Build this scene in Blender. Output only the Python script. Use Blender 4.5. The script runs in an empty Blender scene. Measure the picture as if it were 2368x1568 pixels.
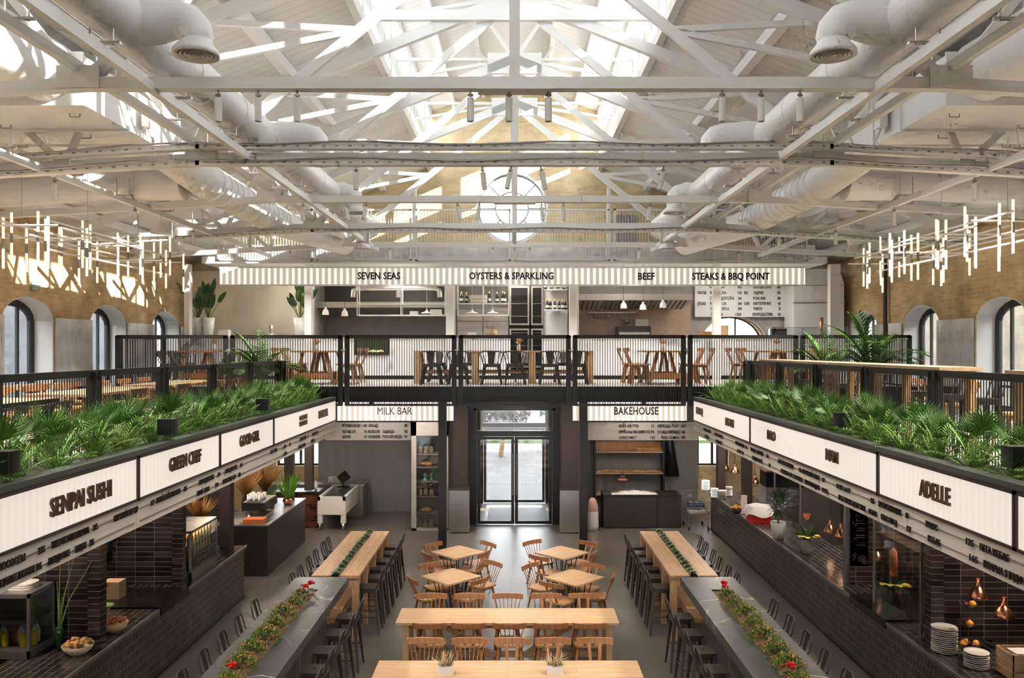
import bpy, math, random
from mathutils import Vector, Matrix
RN = random.Random(11)
F, CX, CY, EYE = 1900.0, 1190.0, 806.0, 4.7
def PX(px, Y): return (px - CX) * Y / F
def PZ(py, Y): return EYE + (CY - py) * Y / F
def DY(py, z): return F * (EYE - z) / (py - CY)
def at(px, py, z):
    Y = DY(py, z)
    return (PX(px, Y), Y, z)
COL = bpy.context.scene.collection
OBJ = bpy.data.objects
ORD = ['first','second','third','fourth','fifth','sixth','seventh','eighth','ninth','tenth','eleventh','twelfth','thirteenth','fourteenth','fifteenth','sixteenth','seventeenth','eighteenth','nineteenth','twentieth']

# ------------------------------------------------------------ mesh builder
class MB:
    def __init__(s): s.v = []; s.f = []; s.s = []
    def add(s, vs, fs, smooth=False):
        b = len(s.v); s.v += [tuple(v) for v in vs]
        for f in fs: s.f.append([i + b for i in f]); s.s.append(smooth)
        return s
    def box(s, x0, y0, z0, x1, y1, z1):
        return s.add([(x0,y0,z0),(x1,y0,z0),(x1,y1,z0),(x0,y1,z0),(x0,y0,z1),(x1,y0,z1),(x1,y1,z1),(x0,y1,z1)],
            [(0,3,2,1),(4,5,6,7),(0,1,5,4),(1,2,6,5),(2,3,7,6),(3,0,4,7)])
    def cb(s, c, d): 
        return s.box(c[0]-d[0]/2, c[1]-d[1]/2, c[2]-d[2]/2, c[0]+d[0]/2, c[1]+d[1]/2, c[2]+d[2]/2)
    def beam(s, p, q, w, h, w2=None, h2=None, up=(0,0,1)):
        p, q = Vector(p), Vector(q); d = (q - p).normalized(); u = Vector(up)
        if abs(d.dot(u)) > .98: u = Vector((0,1,0))
        a = d.cross(u).normalized(); b = a.cross(d).normalized()
        w2 = w2 or w; h2 = h2 or h; vs = []
        for c, ww, hh in ((p,w,h),(q,w2,h2)):
            for i, j in ((-1,-1),(1,-1),(1,1),(-1,1)): vs.append(c + a*(i*ww/2) + b*(j*hh/2))
        return s.add(vs, [(0,3,2,1),(4,5,6,7),(0,1,5,4),(1,2,6,5),(2,3,7,6),(3,0,4,7)])
    def path(s, pts, r, n=8, closed=False, cap=True):
        P = [Vector(p) for p in pts]; m = len(P); rs = r if isinstance(r, (list, tuple)) else [r]*m
        vs = []; prev = None
        for i, p in enumerate(P):
            if closed: d = P[(i+1) % m] - P[i-1]
            else: d = P[min(i+1, m-1)] - P[max(i-1, 0)]
            d.normalize()
            if prev is None:
                u = Vector((0,0,1)) if abs(d.z) < .9 else Vector((0,1,0))
                a = d.cross(u).normalized()
            else: a = (prev - d*prev.dot(d)).normalized()
            prev = a; b = d.cross(a)
            for k in range(n):
                t = 2*math.pi*k/n; vs.append(p + a*(math.cos(t)*rs[i]) + b*(math.sin(t)*rs[i]))
        fs = []
        for i in range(m if closed else m-1):
            j = (i+1) % m
            for k in range(n): fs.append((i*n+k, i*n+(k+1) % n, j*n+(k+1) % n, j*n+k))
        s.add(vs, fs, True)
        if cap and not closed:
            s.add(vs[:n], [tuple(range(n))[::-1]]); s.add(vs[-n:], [tuple(range(n))])
        return s
    def tube(s, p, q, r, r2=None, n=8): return s.path([p, q], [r, r if r2 is None else r2], n)
    def lathe(s, prof, c=(0,0,0), n=16, sx=1, sy=1):
        vs = []; fs = []; m = len(prof)
        for r, z in prof:
            for k in range(n):
                t = 2*math.pi*k/n; vs.append((c[0]+r*sx*math.cos(t), c[1]+r*sy*math.sin(t), c[2]+z))
        for i in range(m-1):
            for k in range(n): fs.append((i*n+k, i*n+(k+1) % n, (i+1)*n+(k+1) % n, (i+1)*n+k))
        return s.add(vs, fs, True)
    def disc(s, c, r, n=16, up=True, sx=1, sy=1):
        vs = [(c[0]+r*sx*math.cos(2*math.pi*k/n), c[1]+r*sy*math.sin(2*math.pi*k/n), c[2]) for k in range(n)]
        return s.add(vs, [tuple(range(n)) if up else tuple(range(n))[::-1]])
    def ball(s, c, r, n=8, sz=1):
        m = max(3, n//2)
        return s.lathe([(r*math.sin(math.pi*i/m)+1e-4, -r*sz*math.cos(math.pi*i/m)) for i in range(m+1)], c, n)
    def rbox(s, c, d, r, k=3):
        "box with rounded vertical edges; c = bottom centre"
        pts = []
        for sx, sy, a0 in ((1,1,0),(-1,1,90),(-1,-1,180),(1,-1,270)):
            for i in range(k+1):
                a = math.radians(a0 + 90*i/k)
                pts.append((c[0]+sx*(d[0]/2-r)+r*math.cos(a), c[1]+sy*(d[1]/2-r)+r*math.sin(a)))
        n = len(pts); z0, z1 = c[2], c[2]+d[2]
        vs = [(x,y,z0) for x,y in pts] + [(x,y,z1) for x,y in pts]
        s.add(vs, [(i,(i+1) % n,(i+1) % n+n,i+n) for i in range(n)], True)
        return s.add(vs, [tuple(range(n))[::-1], tuple(range(n, 2*n))])
    def plate(s, outlines, t, o, u, v):
        "flat plate from outlines (the first is the rim, the rest are holes), t thick, placed by origin and two axes"
        c = bpy.data.curves.new('x', 'CURVE'); c.dimensions = '2D'; c.fill_mode = 'BOTH'; c.extrude = t/2
        for ol in outlines:
            sp = c.splines.new('POLY'); sp.points.add(len(ol)-1)
            for p, (x, y) in zip(sp.points, ol): p.co = (x, y, 0, 1)
            sp.use_cyclic_u = True
        return s._curve(c, o, u, v)
    def _curve(s, c, o, u, v, fit=None):
        ob = OBJ.new('x', c); me = bpy.data.meshes.new_from_object(ob)
        o, u, v = Vector(o), Vector(u), Vector(v); n = u.cross(v)
        co = [x.co.copy() for x in me.vertices]
        sx = 1
        if fit and co:
            x0 = min(q.x for q in co); x1 = max(q.x for q in co); sx = fit/max(x1-x0, 1e-6)
            for q in co: q.x = (q.x - x0)*sx
        s.add([o + u*q.x + v*q.y + n*q.z for q in co], [tuple(p.vertices) for p in me.polygons])
        OBJ.remove(ob); bpy.data.meshes.remove(me); bpy.data.curves.remove(c)
        return s
    def text(s, body, cap, width, o, u, v, depth=.012, bold=.0):
        c = bpy.data.curves.new('x', 'FONT'); c.body = body; c.size = cap/.69; c.extrude = depth/2; c.resolution_u = 2
        c.offset = bold
        return s._curve(c, o, u, v, width)
    def xf(s, M):
        s.v = [tuple(M @ Vector(v)) for v in s.v]; return s
    def build(s, name, mat, parent=None, world=False, label=None, cat=None, group=None, kind=None):
        if not s.v: return None
        loc = Vector((0,0,0))
        if parent is None:
            xs, ys, zs = zip(*s.v); loc = Vector(((min(xs)+max(xs))/2, (min(ys)+max(ys))/2, min(zs)))
            vs = [(x-loc.x, y-loc.y, z-loc.z) for x, y, z in s.v]
        elif world:
            off = Vector((0,0,0)); p = parent
            while p: off += p.location; p = p.parent
            vs = [(x-off.x, y-off.y, z-off.z) for x, y, z in s.v]
        else: vs = s.v
        me = bpy.data.meshes.new(name); me.from_pydata(vs, [], s.f)
        me.polygons.foreach_set('use_smooth', s.s); me.materials.append(mat); me.update()
        o = OBJ.new(name, me); COL.objects.link(o); o.location = loc
        if parent: o.parent = parent
        tag(o, label, cat, group, kind)
        return o
def tag(o, label=None, cat=None, group=None, kind=None):
    if label: o['label'] = label
    if cat: o['category'] = cat
    if group: o['group'] = group
    if kind: o['kind'] = kind
    return o
def thing(name, label, cat, loc=(0,0,0), rz=0, group=None, kind=None):
    o = OBJ.new(name, None); COL.objects.link(o); o.location = loc; o.rotation_euler = (0,0,rz); o.empty_display_size = .1
    return tag(o, label, cat, group, kind)
KIDS = {}
def kids(o):
    if o.name not in KIDS: KIDS[o.name] = [c for c in OBJ if c.parent == o]
    return KIDS[o.name]
def dup(root, loc, rz=0, label=None, group=None, sc=None):
    def cp(o, par):
        c = o.copy(); COL.objects.link(c)
        if par: c.parent = par
        for k in kids(o): cp(k, c)
        return c
    r = cp(root, None); r.location = loc; r.rotation_euler = (0,0,rz)
    if label: r['label'] = label
    if group: r['group'] = group
    if sc: r.scale = (sc,sc,sc)
    return r
class Proto:
    "first call moves the built thing itself, later calls copy it"
    def __init__(s, root): s.r = root; s.used = False
    def __call__(s, loc, rz=0, label=None, group=None, sc=None):
        if s.used: return dup(s.r, loc, rz, label, group, sc)
        s.used = True; kids(s.r); [kids(k) for k in kids(s.r)]
        r = s.r; r.location = loc; r.rotation_euler = (0,0,rz)
        if label: r['label'] = label
        if group: r['group'] = group
        if sc: r.scale = (sc,sc,sc)
        return r

# ------------------------------------------------------------ materials
def N(t, ty, **kw):
    n = t.nodes.new(ty)
    for k, v in kw.items():
        if k.startswith('i_'):
            n.inputs[k[2:].replace('_',' ')].default_value = v
        else: setattr(n, k, v)
    return n
def mat(name, c, rough=.5, metal=0, emit=None, es=0, spec=.5, coat=0, bump=0, bscale=20, var=0, vscale=3, trans=0, alpha=None):
    m = bpy.data.materials.new(name); m.use_nodes = True; t = m.node_tree
    b = t.nodes['Principled BSDF']
    b.inputs['Base Color'].default_value = (*c, 1); b.inputs['Roughness'].default_value = rough
    b.inputs['Metallic'].default_value = metal; b.inputs['Specular IOR Level'].default_value = spec
    b.inputs['Coat Weight'].default_value = coat
    if emit: b.inputs['Emission Color'].default_value = (*emit, 1); b.inputs['Emission Strength'].default_value = es
    if trans: b.inputs['Transmission Weight'].default_value = trans
    if var or bump:
        tc = N(t, 'ShaderNodeTexCoord')
    if var:
        no = N(t, 'ShaderNodeTexNoise'); no.inputs['Scale'].default_value = vscale; no.inputs['Detail'].default_value = 4
        t.links.new(tc.outputs['Object'], no.inputs['Vector'])
        mr = N(t, 'ShaderNodeMapRange'); mr.inputs[1].default_value = .3; mr.inputs[2].default_value = .7
        mr.inputs[3].default_value = 1-var; mr.inputs[4].default_value = 1+var
        t.links.new(no.outputs['Fac'], mr.inputs[0])
        mx = N(t, 'ShaderNodeMix', data_type='RGBA', blend_type='MULTIPLY'); mx.inputs[0].default_value = 1
        mx.inputs[6].default_value = (*c, 1); t.links.new(mr.outputs[0], mx.inputs[7]); t.links.new(mx.outputs[2], b.inputs['Base Color'])
    if bump:
        nb = N(t, 'ShaderNodeTexNoise'); nb.inputs['Scale'].default_value = bscale; nb.inputs['Detail'].default_value = 4
        t.links.new(tc.outputs['Object'], nb.inputs['Vector'])
        bp = N(t, 'ShaderNodeBump'); bp.inputs['Strength'].default_value = bump; bp.inputs['Distance'].default_value = .02
        t.links.new(nb.outputs['Fac'], bp.inputs['Height']); t.links.new(bp.outputs[0], b.inputs['Normal'])
    return m
def axes_vec(t, ax, scale=1):
    g = N(t, 'ShaderNodeNewGeometry'); sp = N(t, 'ShaderNodeSeparateXYZ'); cb = N(t, 'ShaderNodeCombineXYZ')
    t.links.new(g.outputs['Position'], sp.inputs[0])
    for i, a in enumerate(ax): t.links.new(sp.outputs[a.upper()], cb.inputs[i])
    return cb.outputs[0]
def brick(name, c1, c2, mortar, w, h, ax, rough=.5, bump=.4, off=.5, ms=.01, stain=0, spec=.5):
    m = bpy.data.materials.new(name); m.use_nodes = True; t = m.node_tree; b = t.nodes['Principled BSDF']
    v = axes_vec(t, ax)
    br = N(t, 'ShaderNodeTexBrick'); br.offset = off
    for k, x in (('Scale',1),('Brick Width',w),('Row Height',h),('Mortar Size',ms),('Mortar Smooth',.1),('Bias',0)): br.inputs[k].default_value = x
    br.inputs['Color1'].default_value = (*c1,1); br.inputs['Color2'].default_value = (*c2,1); br.inputs['Mortar'].default_value = (*mortar,1)
    t.links.new(v, br.inputs['Vector'])
    out = br.outputs['Color']
    no = N(t, 'ShaderNodeTexNoise'); no.inputs['Scale'].default_value = 1.6; no.inputs['Detail'].default_value = 6; t.links.new(v, no.inputs['Vector'])
    if stain:
        mr = N(t, 'ShaderNodeMapRange'); mr.inputs[1].default_value = .3; mr.inputs[2].default_value = .7; mr.inputs[3].default_value = 1-stain; mr.inputs[4].default_value = 1+stain
        t.links.new(no.outputs['Fac'], mr.inputs[0])
        mx = N(t, 'ShaderNodeMix', data_type='RGBA', blend_type='MULTIPLY'); mx.inputs[0].default_value = 1
        t.links.new(out, mx.inputs[6]); t.links.new(mr.outputs[0], mx.inputs[7]); out = mx.outputs[2]
    t.links.new(out, b.inputs['Base Color'])
    b.inputs['Roughness'].default_value = rough; b.inputs['Specular IOR Level'].default_value = spec
    n2 = N(t, 'ShaderNodeTexNoise'); n2.inputs['Scale'].default_value = 14; n2.inputs['Detail'].default_value = 5; t.links.new(v, n2.inputs['Vector'])
    ad = N(t, 'ShaderNodeMath', operation='MULTIPLY_ADD'); t.links.new(n2.outputs['Fac'], ad.inputs[0]); ad.inputs[1].default_value = .5
    iv = N(t, 'ShaderNodeMath', operation='SUBTRACT'); iv.inputs[0].default_value = 1; t.links.new(br.outputs['Fac'], iv.inputs[1])
    t.links.new(iv.outputs[0], ad.inputs[2])
    bp = N(t, 'ShaderNodeBump'); bp.inputs['Strength'].default_value = bump; bp.inputs['Distance'].default_value = .015
    t.links.new(ad.outputs[0], bp.inputs['Height']); t.links.new(bp.outputs[0], b.inputs['Normal'])
    return m
def wood(name, c1, c2, ax='xyz', rough=.45, plank=.12):
    "ax: first letter is the direction of the grain"
    m = bpy.data.materials.new(name); m.use_nodes = True; t = m.node_tree; b = t.nodes['Principled BSDF']
    tc = N(t, 'ShaderNodeTexCoord'); sp = N(t, 'ShaderNodeSeparateXYZ'); cb = N(t, 'ShaderNodeCombineXYZ')
    t.links.new(tc.outputs['Object'], sp.inputs[0])
    for i, a in enumerate(ax): t.links.new(sp.outputs[a.upper()], cb.inputs[i])
    mp = N(t, 'ShaderNodeMapping'); mp.inputs['Scale'].default_value = (1.2, 14, 14); t.links.new(cb.outputs[0], mp.inputs[0])
    no = N(t, 'ShaderNodeTexNoise'); no.inputs['Scale'].default_value = 2.2; no.inputs['Detail'].default_value = 6; no.inputs['Distortion'].default_value = .6
    t.links.new(mp.outputs[0], no.inputs['Vector'])
    r = N(t, 'ShaderNodeValToRGB'); r.color_ramp.elements[0].position = .3; r.color_ramp.elements[0].color = (*c1,1)
    r.color_ramp.elements[1].position = .7; r.color_ramp.elements[1].color = (*c2,1)
    t.links.new(no.outputs['Fac'], r.inputs[0])
    br = N(t, 'ShaderNodeTexBrick'); br.offset = .5
    for k, x in (('Scale',1),('Brick Width',1.7),('Row Height',plank),('Mortar Size',.0015),('Mortar Smooth',0)): br.inputs[k].default_value = x
    br.inputs['Color1'].default_value = (1,1,1,1); br.inputs['Color2'].default_value = (.86,.86,.86,1); br.inputs['Mortar'].default_value = (.5,.45,.4,1)
    t.links.new(cb.outputs[0], br.inputs['Vector'])
    mx = N(t, 'ShaderNodeMix', data_type='RGBA', blend_type='MULTIPLY'); mx.inputs[0].default_value = 1
    t.links.new(r.outputs[0], mx.inputs[6]); t.links.new(br.outputs['Color'], mx.inputs[7]); t.links.new(mx.outputs[2], b.inputs['Base Color'])
    b.inputs['Roughness'].default_value = rough
    return m
def marble(name, base, vein, scale=1.3, rough=.3, w=.015, cl=.25):
    m = bpy.data.materials.new(name); m.use_nodes = True; t = m.node_tree; b = t.nodes['Principled BSDF']
    tc = N(t, 'ShaderNodeTexCoord'); no = N(t, 'ShaderNodeTexNoise'); no.inputs['Scale'].default_value = 2; no.inputs['Detail'].default_value = 6
    t.links.new(tc.outputs['Object'], no.inputs['Vector'])
    mv = N(t, 'ShaderNodeMix', data_type='RGBA'); mv.inputs[0].default_value = .35
    t.links.new(tc.outputs['Object'], mv.inputs[6]); t.links.new(no.outputs['Color'], mv.inputs[7])
    vo = N(t, 'ShaderNodeTexVoronoi', feature='DISTANCE_TO_EDGE'); vo.inputs['Scale'].default_value = scale; t.links.new(mv.outputs[2], vo.inputs['Vector'])
    mr = N(t, 'ShaderNodeMapRange'); mr.inputs[1].default_value = 0; mr.inputs[2].default_value = w; mr.inputs[3].default_value = 1; mr.inputs[4].default_value = 0
    t.links.new(vo.outputs['Distance'], mr.inputs[0])
    n2 = N(t, 'ShaderNodeTexNoise'); n2.inputs['Scale'].default_value = 1.7; t.links.new(tc.outputs['Object'], n2.inputs['Vector'])
    m2 = N(t, 'ShaderNodeMapRange'); m2.inputs[1].default_value = .45; m2.inputs[2].default_value = .65; t.links.new(n2.outputs['Fac'], m2.inputs[0])
    mu = N(t, 'ShaderNodeMath', operation='MULTIPLY'); t.links.new(mr.outputs[0], mu.inputs[0]); t.links.new(m2.outputs[0], mu.inputs[1])
    bs = N(t, 'ShaderNodeMix', data_type='RGBA'); bs.inputs[6].default_value = (*[x*(1-cl) for x in base],1); bs.inputs[7].default_value = (*[min(1,x*(1+cl)) for x in base],1)
    t.links.new(no.outputs['Fac'], bs.inputs[0])
    mx = N(t, 'ShaderNodeMix', data_type='RGBA'); t.links.new(mu.outputs[0], mx.inputs[0]); t.links.new(bs.outputs[2], mx.inputs[6]); mx.inputs[7].default_value = (*vein,1)
    t.links.new(mx.outputs[2], b.inputs['Base Color']); b.inputs['Roughness'].default_value = rough
    return m
def lines(name, c, dark, period, ax, width=.04, rough=.5, bump=0, metal=0, var=.06):
    "flat colour with thin joint lines every period along one world axis; with bump the sheet is fluted"
    m = bpy.data.materials.new(name); m.use_nodes = True; t = m.node_tree; b = t.nodes['Principled BSDF']
    v = axes_vec(t, ax+ax+ax); sp = N(t, 'ShaderNodeSeparateXYZ'); t.links.new(v, sp.inputs[0])
    d = N(t, 'ShaderNodeMath', operation='DIVIDE'); t.links.new(sp.outputs[0], d.inputs[0]); d.inputs[1].default_value = period
    fr = N(t, 'ShaderNodeMath', operation='FRACT'); t.links.new(d.outputs[0], fr.inputs[0])
    lt = N(t, 'ShaderNodeMath', operation='LESS_THAN'); t.links.new(fr.outputs[0], lt.inputs[0]); lt.inputs[1].default_value = width
    g = N(t, 'ShaderNodeNewGeometry'); no = N(t, 'ShaderNodeTexNoise'); no.inputs['Scale'].default_value = 1.2; no.inputs['Detail'].default_value = 5; t.links.new(g.outputs['Position'], no.inputs['Vector'])
    bs = N(t, 'ShaderNodeMix', data_type='RGBA'); bs.inputs[6].default_value = (*[x*(1-var) for x in c],1); bs.inputs[7].default_value = (*[min(1,x*(1+var)) for x in c],1); t.links.new(no.outputs['Fac'], bs.inputs[0])
    mx = N(t, 'ShaderNodeMix', data_type='RGBA'); t.links.new(lt.outputs[0], mx.inputs[0]); t.links.new(bs.outputs[2], mx.inputs[6]); mx.inputs[7].default_value = (*dark,1)
    t.links.new(mx.outputs[2], b.inputs['Base Color']); b.inputs['Roughness'].default_value = rough; b.inputs['Metallic'].default_value = metal
    if bump:
        si = N(t, 'ShaderNodeMath', operation='PINGPONG'); t.links.new(d.outputs[0], si.inputs[0]); si.inputs[1].default_value = .5
        bp = N(t, 'ShaderNodeBump'); bp.inputs['Strength'].default_value = bump; bp.inputs['Distance'].default_value = .02
        t.links.new(si.outputs[0], bp.inputs['Height']); t.links.new(bp.outputs[0], b.inputs['Normal'])
    return m
def litsign(name, c, lo, hi, period, ax, sharp=1.0):
    "backlit translucent sheet: bright where a tube stands behind it, dimmer between"
    m = bpy.data.materials.new(name); m.use_nodes = True; t = m.node_tree; b = t.nodes['Principled BSDF']
    v = axes_vec(t, ax+ax+ax); sp = N(t, 'ShaderNodeSeparateXYZ'); t.links.new(v, sp.inputs[0])
    d = N(t, 'ShaderNodeMath', operation='MULTIPLY'); t.links.new(sp.outputs[0], d.inputs[0]); d.inputs[1].default_value = 2*math.pi/period
    si = N(t, 'ShaderNodeMath', operation='SINE'); t.links.new(d.outputs[0], si.inputs[0])
    mr = N(t, 'ShaderNodeMapRange'); mr.inputs[1].default_value = -.35*sharp; mr.inputs[2].default_value = .9; mr.inputs[3].default_value = lo; mr.inputs[4].default_value = hi
    t.links.new(si.outputs[0], mr.inputs[0]); t.links.new(mr.outputs[0], b.inputs['Emission Strength'])
    b.inputs['Base Color'].default_value = (.34,.33,.31,1); b.inputs['Emission Color'].default_value = (*c,1); b.inputs['Roughness'].default_value = .4
    return m
def glass(name, tint=(1,1,1), refl=.08):
    m = bpy.data.materials.new(name); m.use_nodes = True; t = m.node_tree; t.nodes.remove(t.nodes['Principled BSDF'])
    a = N(t, 'ShaderNodeBsdfTransparent'); a.inputs[0].default_value = (*tint,1); g = N(t, 'ShaderNodeBsdfGlossy'); g.inputs['Roughness'].default_value = .03
    mx = N(t, 'ShaderNodeMixShader'); mx.inputs[0].default_value = refl
    t.links.new(a.outputs[0], mx.inputs[1]); t.links.new(g.outputs[0], mx.inputs[2]); t.links.new(mx.outputs[0], t.nodes['Material Output'].inputs[0])
    return m
def leafmat(name, c1, c2, rough=.45):
    m = bpy.data.materials.new(name); m.use_nodes = True; t = m.node_tree; b = t.nodes['Principled BSDF']
    g = N(t, 'ShaderNodeNewGeometry'); mx = N(t, 'ShaderNodeMix', data_type='RGBA'); mx.inputs[6].default_value = (*c1,1); mx.inputs[7].default_value = (*c2,1)
    t.links.new(g.outputs['Random Per Island'], mx.inputs[0]); t.links.new(mx.outputs[2], b.inputs['Base Color'])
    b.inputs['Roughness'].default_value = rough; b.inputs['Subsurface Weight'].default_value = 0
    return m
M = dict(
 white=mat('white paint', (.80,.80,.78), .45, bump=.08, bscale=8),
 wrap=mat('white duct wrap', (.78,.78,.78), .4, bump=.5, bscale=9),
 roof=lines('white roof boards', (.80,.79,.76), (.42,.40,.37), .21, 'y', .035, .6),
 brickY=brick('ochre brick side', (.74,.53,.29), (.60,.42,.21), (.70,.54,.33), .26, .085, 'yzx', .85, .7, stain=.28, spec=.2),
 brickX=brick('ochre brick end', (.76,.61,.37), (.66,.50,.28), (.70,.58,.38), .26, .085, 'xzy', .85, .6, stain=.15, spec=.2),
 tileY=brick('black zellige side', (.006,.006,.006), (.060,.052,.043), (.26,.22,.19), .085, .125, 'yzx', .28, .35, ms=.0045, stain=.3),
 tileX=brick('black zellige end', (.010,.008,.009), (.042,.031,.031), (.16,.14,.13), .30, .078, 'xzy', .25, .3, off=0, ms=.0035, stain=.4),
 tileYw=brick('dark tile side wall', (.010,.008,.009), (.042,.031,.031), (.15,.13,.12), .30, .078, 'yzx', .25, .3, off=0, ms=.0035, stain=.4),
 tileT=brick('black tile top', (.015,.015,.015), (.045,.040,.038), (.20,.19,.17), .30, .10, 'yxz', .22, .3, off=.5, ms=.0035),
 tilebr=brick('brown tile', (.10,.03,.015), (.03,.012,.008), (.08,.06,.05), .16,.08,'xzy',.25,.3,ms=.004,stain=.4),
 floor=mat('polished concrete', (.105,.092,.080), .36, var=.16, vscale=.9, bump=.03, bscale=6, spec=.6),
 floor2=mat('pale screed', (.50,.49,.47), .5, var=.1, vscale=2),
 black=mat('black steel', (.012,.013,.015), .4, spec=.5),
 blackwood=mat('charcoal laminate', (.030,.026,.024), .42, var=.1, vscale=6),
 brown=mat('dark brown cladding', (.045,.032,.028), .5),
 iron=mat('gunmetal lacquer', (.075,.066,.058), .34, metal=.55, bump=.05, bscale=30),
 steel=mat('brushed steel', (.55,.53,.50), .3, metal=1, bump=.04, bscale=6),
 steeld=mat('dull steel', (.34,.33,.32), .38, metal=.8, var=.1),
 galv=mat('galvanised sheet', (.74,.76,.78), .34, metal=.35, var=.22, vscale=2.5),
 copper=mat('brushed copper', (.80,.36,.20), .25, metal=1),
 marbled=marble('dark grey marble', (.088,.092,.092), (.55,.54,.52), 1.1, .33, .012),
 marblew=marble('white marble', (.84,.86,.87), (.40,.42,.44), .8, .35, .06, .08),
 oakX=wood('pale oak along x', (.56,.33,.17), (.72,.48,.285), 'xyz', .42, .13),
 oakY=wood('pale oak along y', (.56,.33,.17), (.72,.48,.285), 'yxz', .42, .13),
 oakZ=wood('pale oak upright', (.52,.30,.14), (.68,.44,.23), 'zxy', .5, 2),
 chair=wood('honey beech', (.34,.145,.055), (.48,.235,.10), 'zxy', .38, 2),
 seat=wood('honey beech seat', (.48,.25,.11), (.60,.34,.16), 'yxz', .35, .11),
 glass=glass('window glass'), glassd=glass('cabinet glass', (.85,.88,.88), .12),
 greyfl=lines('fluted grey sheet', (.20,.205,.20), (.12,.12,.12), .06, 'x', .1, .5, bump=.6),
 fascia=mat('white sheet', (.74,.72,.68), .45),
 menu=mat('cream menu board', (.76,.71,.63), .5),
 letter=mat('black letters', (.015,.010,.008), .4),
 letterb=mat('bronze letters', (.10,.055,.03), .4, metal=.4),
 signY=litsign('backlit sheet side', (1,.88,.77), .35, .38, .09, 'y'),
 signX=litsign('backlit sheet front', (1,.86,.70), .34, .95, .122, 'x'),
 signU=litsign('backlit sheet upper', (1,.92,.76), .20, .56, .151, 'x'),
 lamp=mat('glowing tube', (.8,.7,.6), .4, emit=(1,.80,.62), es=.5),
 bulb=mat('lamp light', (1,.9,.8), .4, emit=(1,.75,.5), es=8),
 strip=mat('strip light', (1,.9,.8), .4, emit=(1,.82,.62), es=5),
 greycap=mat('grey green capping', (.075,.085,.075), .45),
 leafA=leafmat('fan palm leaf', (.035,.11,.018), (.12,.26,.04)),
 leafB=leafmat('feather palm leaf', (.09,.27,.025), (.22,.46,.06)),
 leafD=leafmat('dark glossy leaf', (.015,.05,.015), (.05,.12,.035), .3),
 leafS=leafmat('succulent leaf', (.13,.20,.09), (.28,.36,.20)),
 leafO=leafmat('olive shrub leaf', (.04,.10,.012), (.15,.24,.035)),
 dry=leafmat('dried grass', (.42,.22,.07), (.62,.38,.16), .8),
 drypink=leafmat('dried flower', (.55,.34,.22), (.70,.55,.36), .8),
 berry=leafmat('orange berries', (.80,.08,.02), (.95,.42,.08), .3),
 red=mat('red petals', (.80,.02,.02), .4), orange=mat('orange petals', (.90,.22,.08), .4), yell=mat('yellow leaf', (.62,.55,.03), .4),
 soil=mat('wood chips', (.30,.17,.10), .9, var=.4, vscale=60, bump=.6, bscale=60),
 stem=mat('green stem', (.12,.18,.04), .6), trunk=mat('palm fibre', (.22,.15,.09), .9, var=.3, vscale=30, bump=.5, bscale=40),
 ceramic=mat('white ceramic', (.74,.72,.68), .3), whitem=mat('white lacquer', (.78,.79,.80), .3),
 pot=mat('stone grey pot', (.30,.29,.27), .6, var=.15, vscale=8),
 beige=mat('beige steel lining', (.60,.56,.47), .35, metal=.35, var=.08, vscale=1.5),
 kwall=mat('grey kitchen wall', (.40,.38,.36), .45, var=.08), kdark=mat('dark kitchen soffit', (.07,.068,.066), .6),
 kwarm=mat('warm kitchen wall', (.50,.36,.28), .4, var=.1),
 cartn=mat('card', (.50,.33,.20), .8), bread=mat('crust', (.60,.32,.12), .7, var=.35, vscale=12),
 yellow=mat('yellow squeeze bottle', (.85,.60,.01), .35), redp=mat('red plastic', (.65,.02,.02), .35),
 bglass=mat('dark bottle glass', (.012,.02,.012), .08, spec=.8), foil=mat('gold foil', (.65,.42,.15), .35, metal=.8),
 labelw=mat('paper label', (.7,.68,.62), .6), orangefr=mat('orange peel', (.90,.36,.03), .45, bump=.3, bscale=80), plum=mat('plum skin', (.14,.015,.04), .3),
 juice=mat('orange juice', (.85,.22,.03), .2), cloth=mat('pale cloth', (.62,.62,.64), .9, bump=.3, bscale=10),
 basket=mat('wicker', (.55,.42,.27), .8, bump=.8, bscale=60), screen=mat('dark screen', (.01,.01,.012), .15),
 pave=mat('worn asphalt', (.060,.060,.058), .8, var=.15, vscale=.6), grass=mat('lawn', (.035,.065,.012), .9, var=.3, vscale=2),
 purple=leafmat('purple leaf', (.018,.009,.012), (.05,.028,.03)), mint=mat('mint glass', (.25,.60,.50), .2),
 ovenglow=mat('oven light', (.3,.2,.1), .4, emit=(1,.6,.2), es=2),
)
# ------------------------------------------------------------ camera, sky, sun
sc = bpy.context.scene
cam = bpy.data.cameras.new('camera'); co = OBJ.new('camera', cam); COL.objects.link(co)
co.location = (0,0,EYE); co.rotation_euler = (math.pi/2,0,0)
cam.sensor_width = 36; cam.lens = 36*F/2368; cam.shift_x = (1184-CX)/2368; cam.shift_y = (CY-784)/2368; cam.clip_end = 300
sc.camera = co
sc.view_settings.view_transform = 'Standard'; sc.view_settings.look = 'None'; sc.view_settings.exposure = .96; sc.view_settings.gamma = 1
w = bpy.data.worlds.new('sky'); sc.world = w; w.use_nodes = True
bg = w.node_tree.nodes['Background']; bg.inputs[0].default_value = (.90,.95,1,1); bg.inputs[1].default_value = 5.8
sc.cycles.max_bounces = 5; sc.cycles.diffuse_bounces = 3; sc.cycles.glossy_bounces = 2; sc.cycles.transparent_max_bounces = 8
sc.cycles.use_adaptive_sampling = True; sc.cycles.adaptive_threshold = .16; sc.cycles.adaptive_min_samples = 10
sc.cycles.transmission_bounces = 1; sc.cycles.caustics_reflective = False; sc.cycles.caustics_refractive = False
sc.cycles.use_denoising = True; sc.cycles.sample_clamp_indirect = 6
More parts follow.
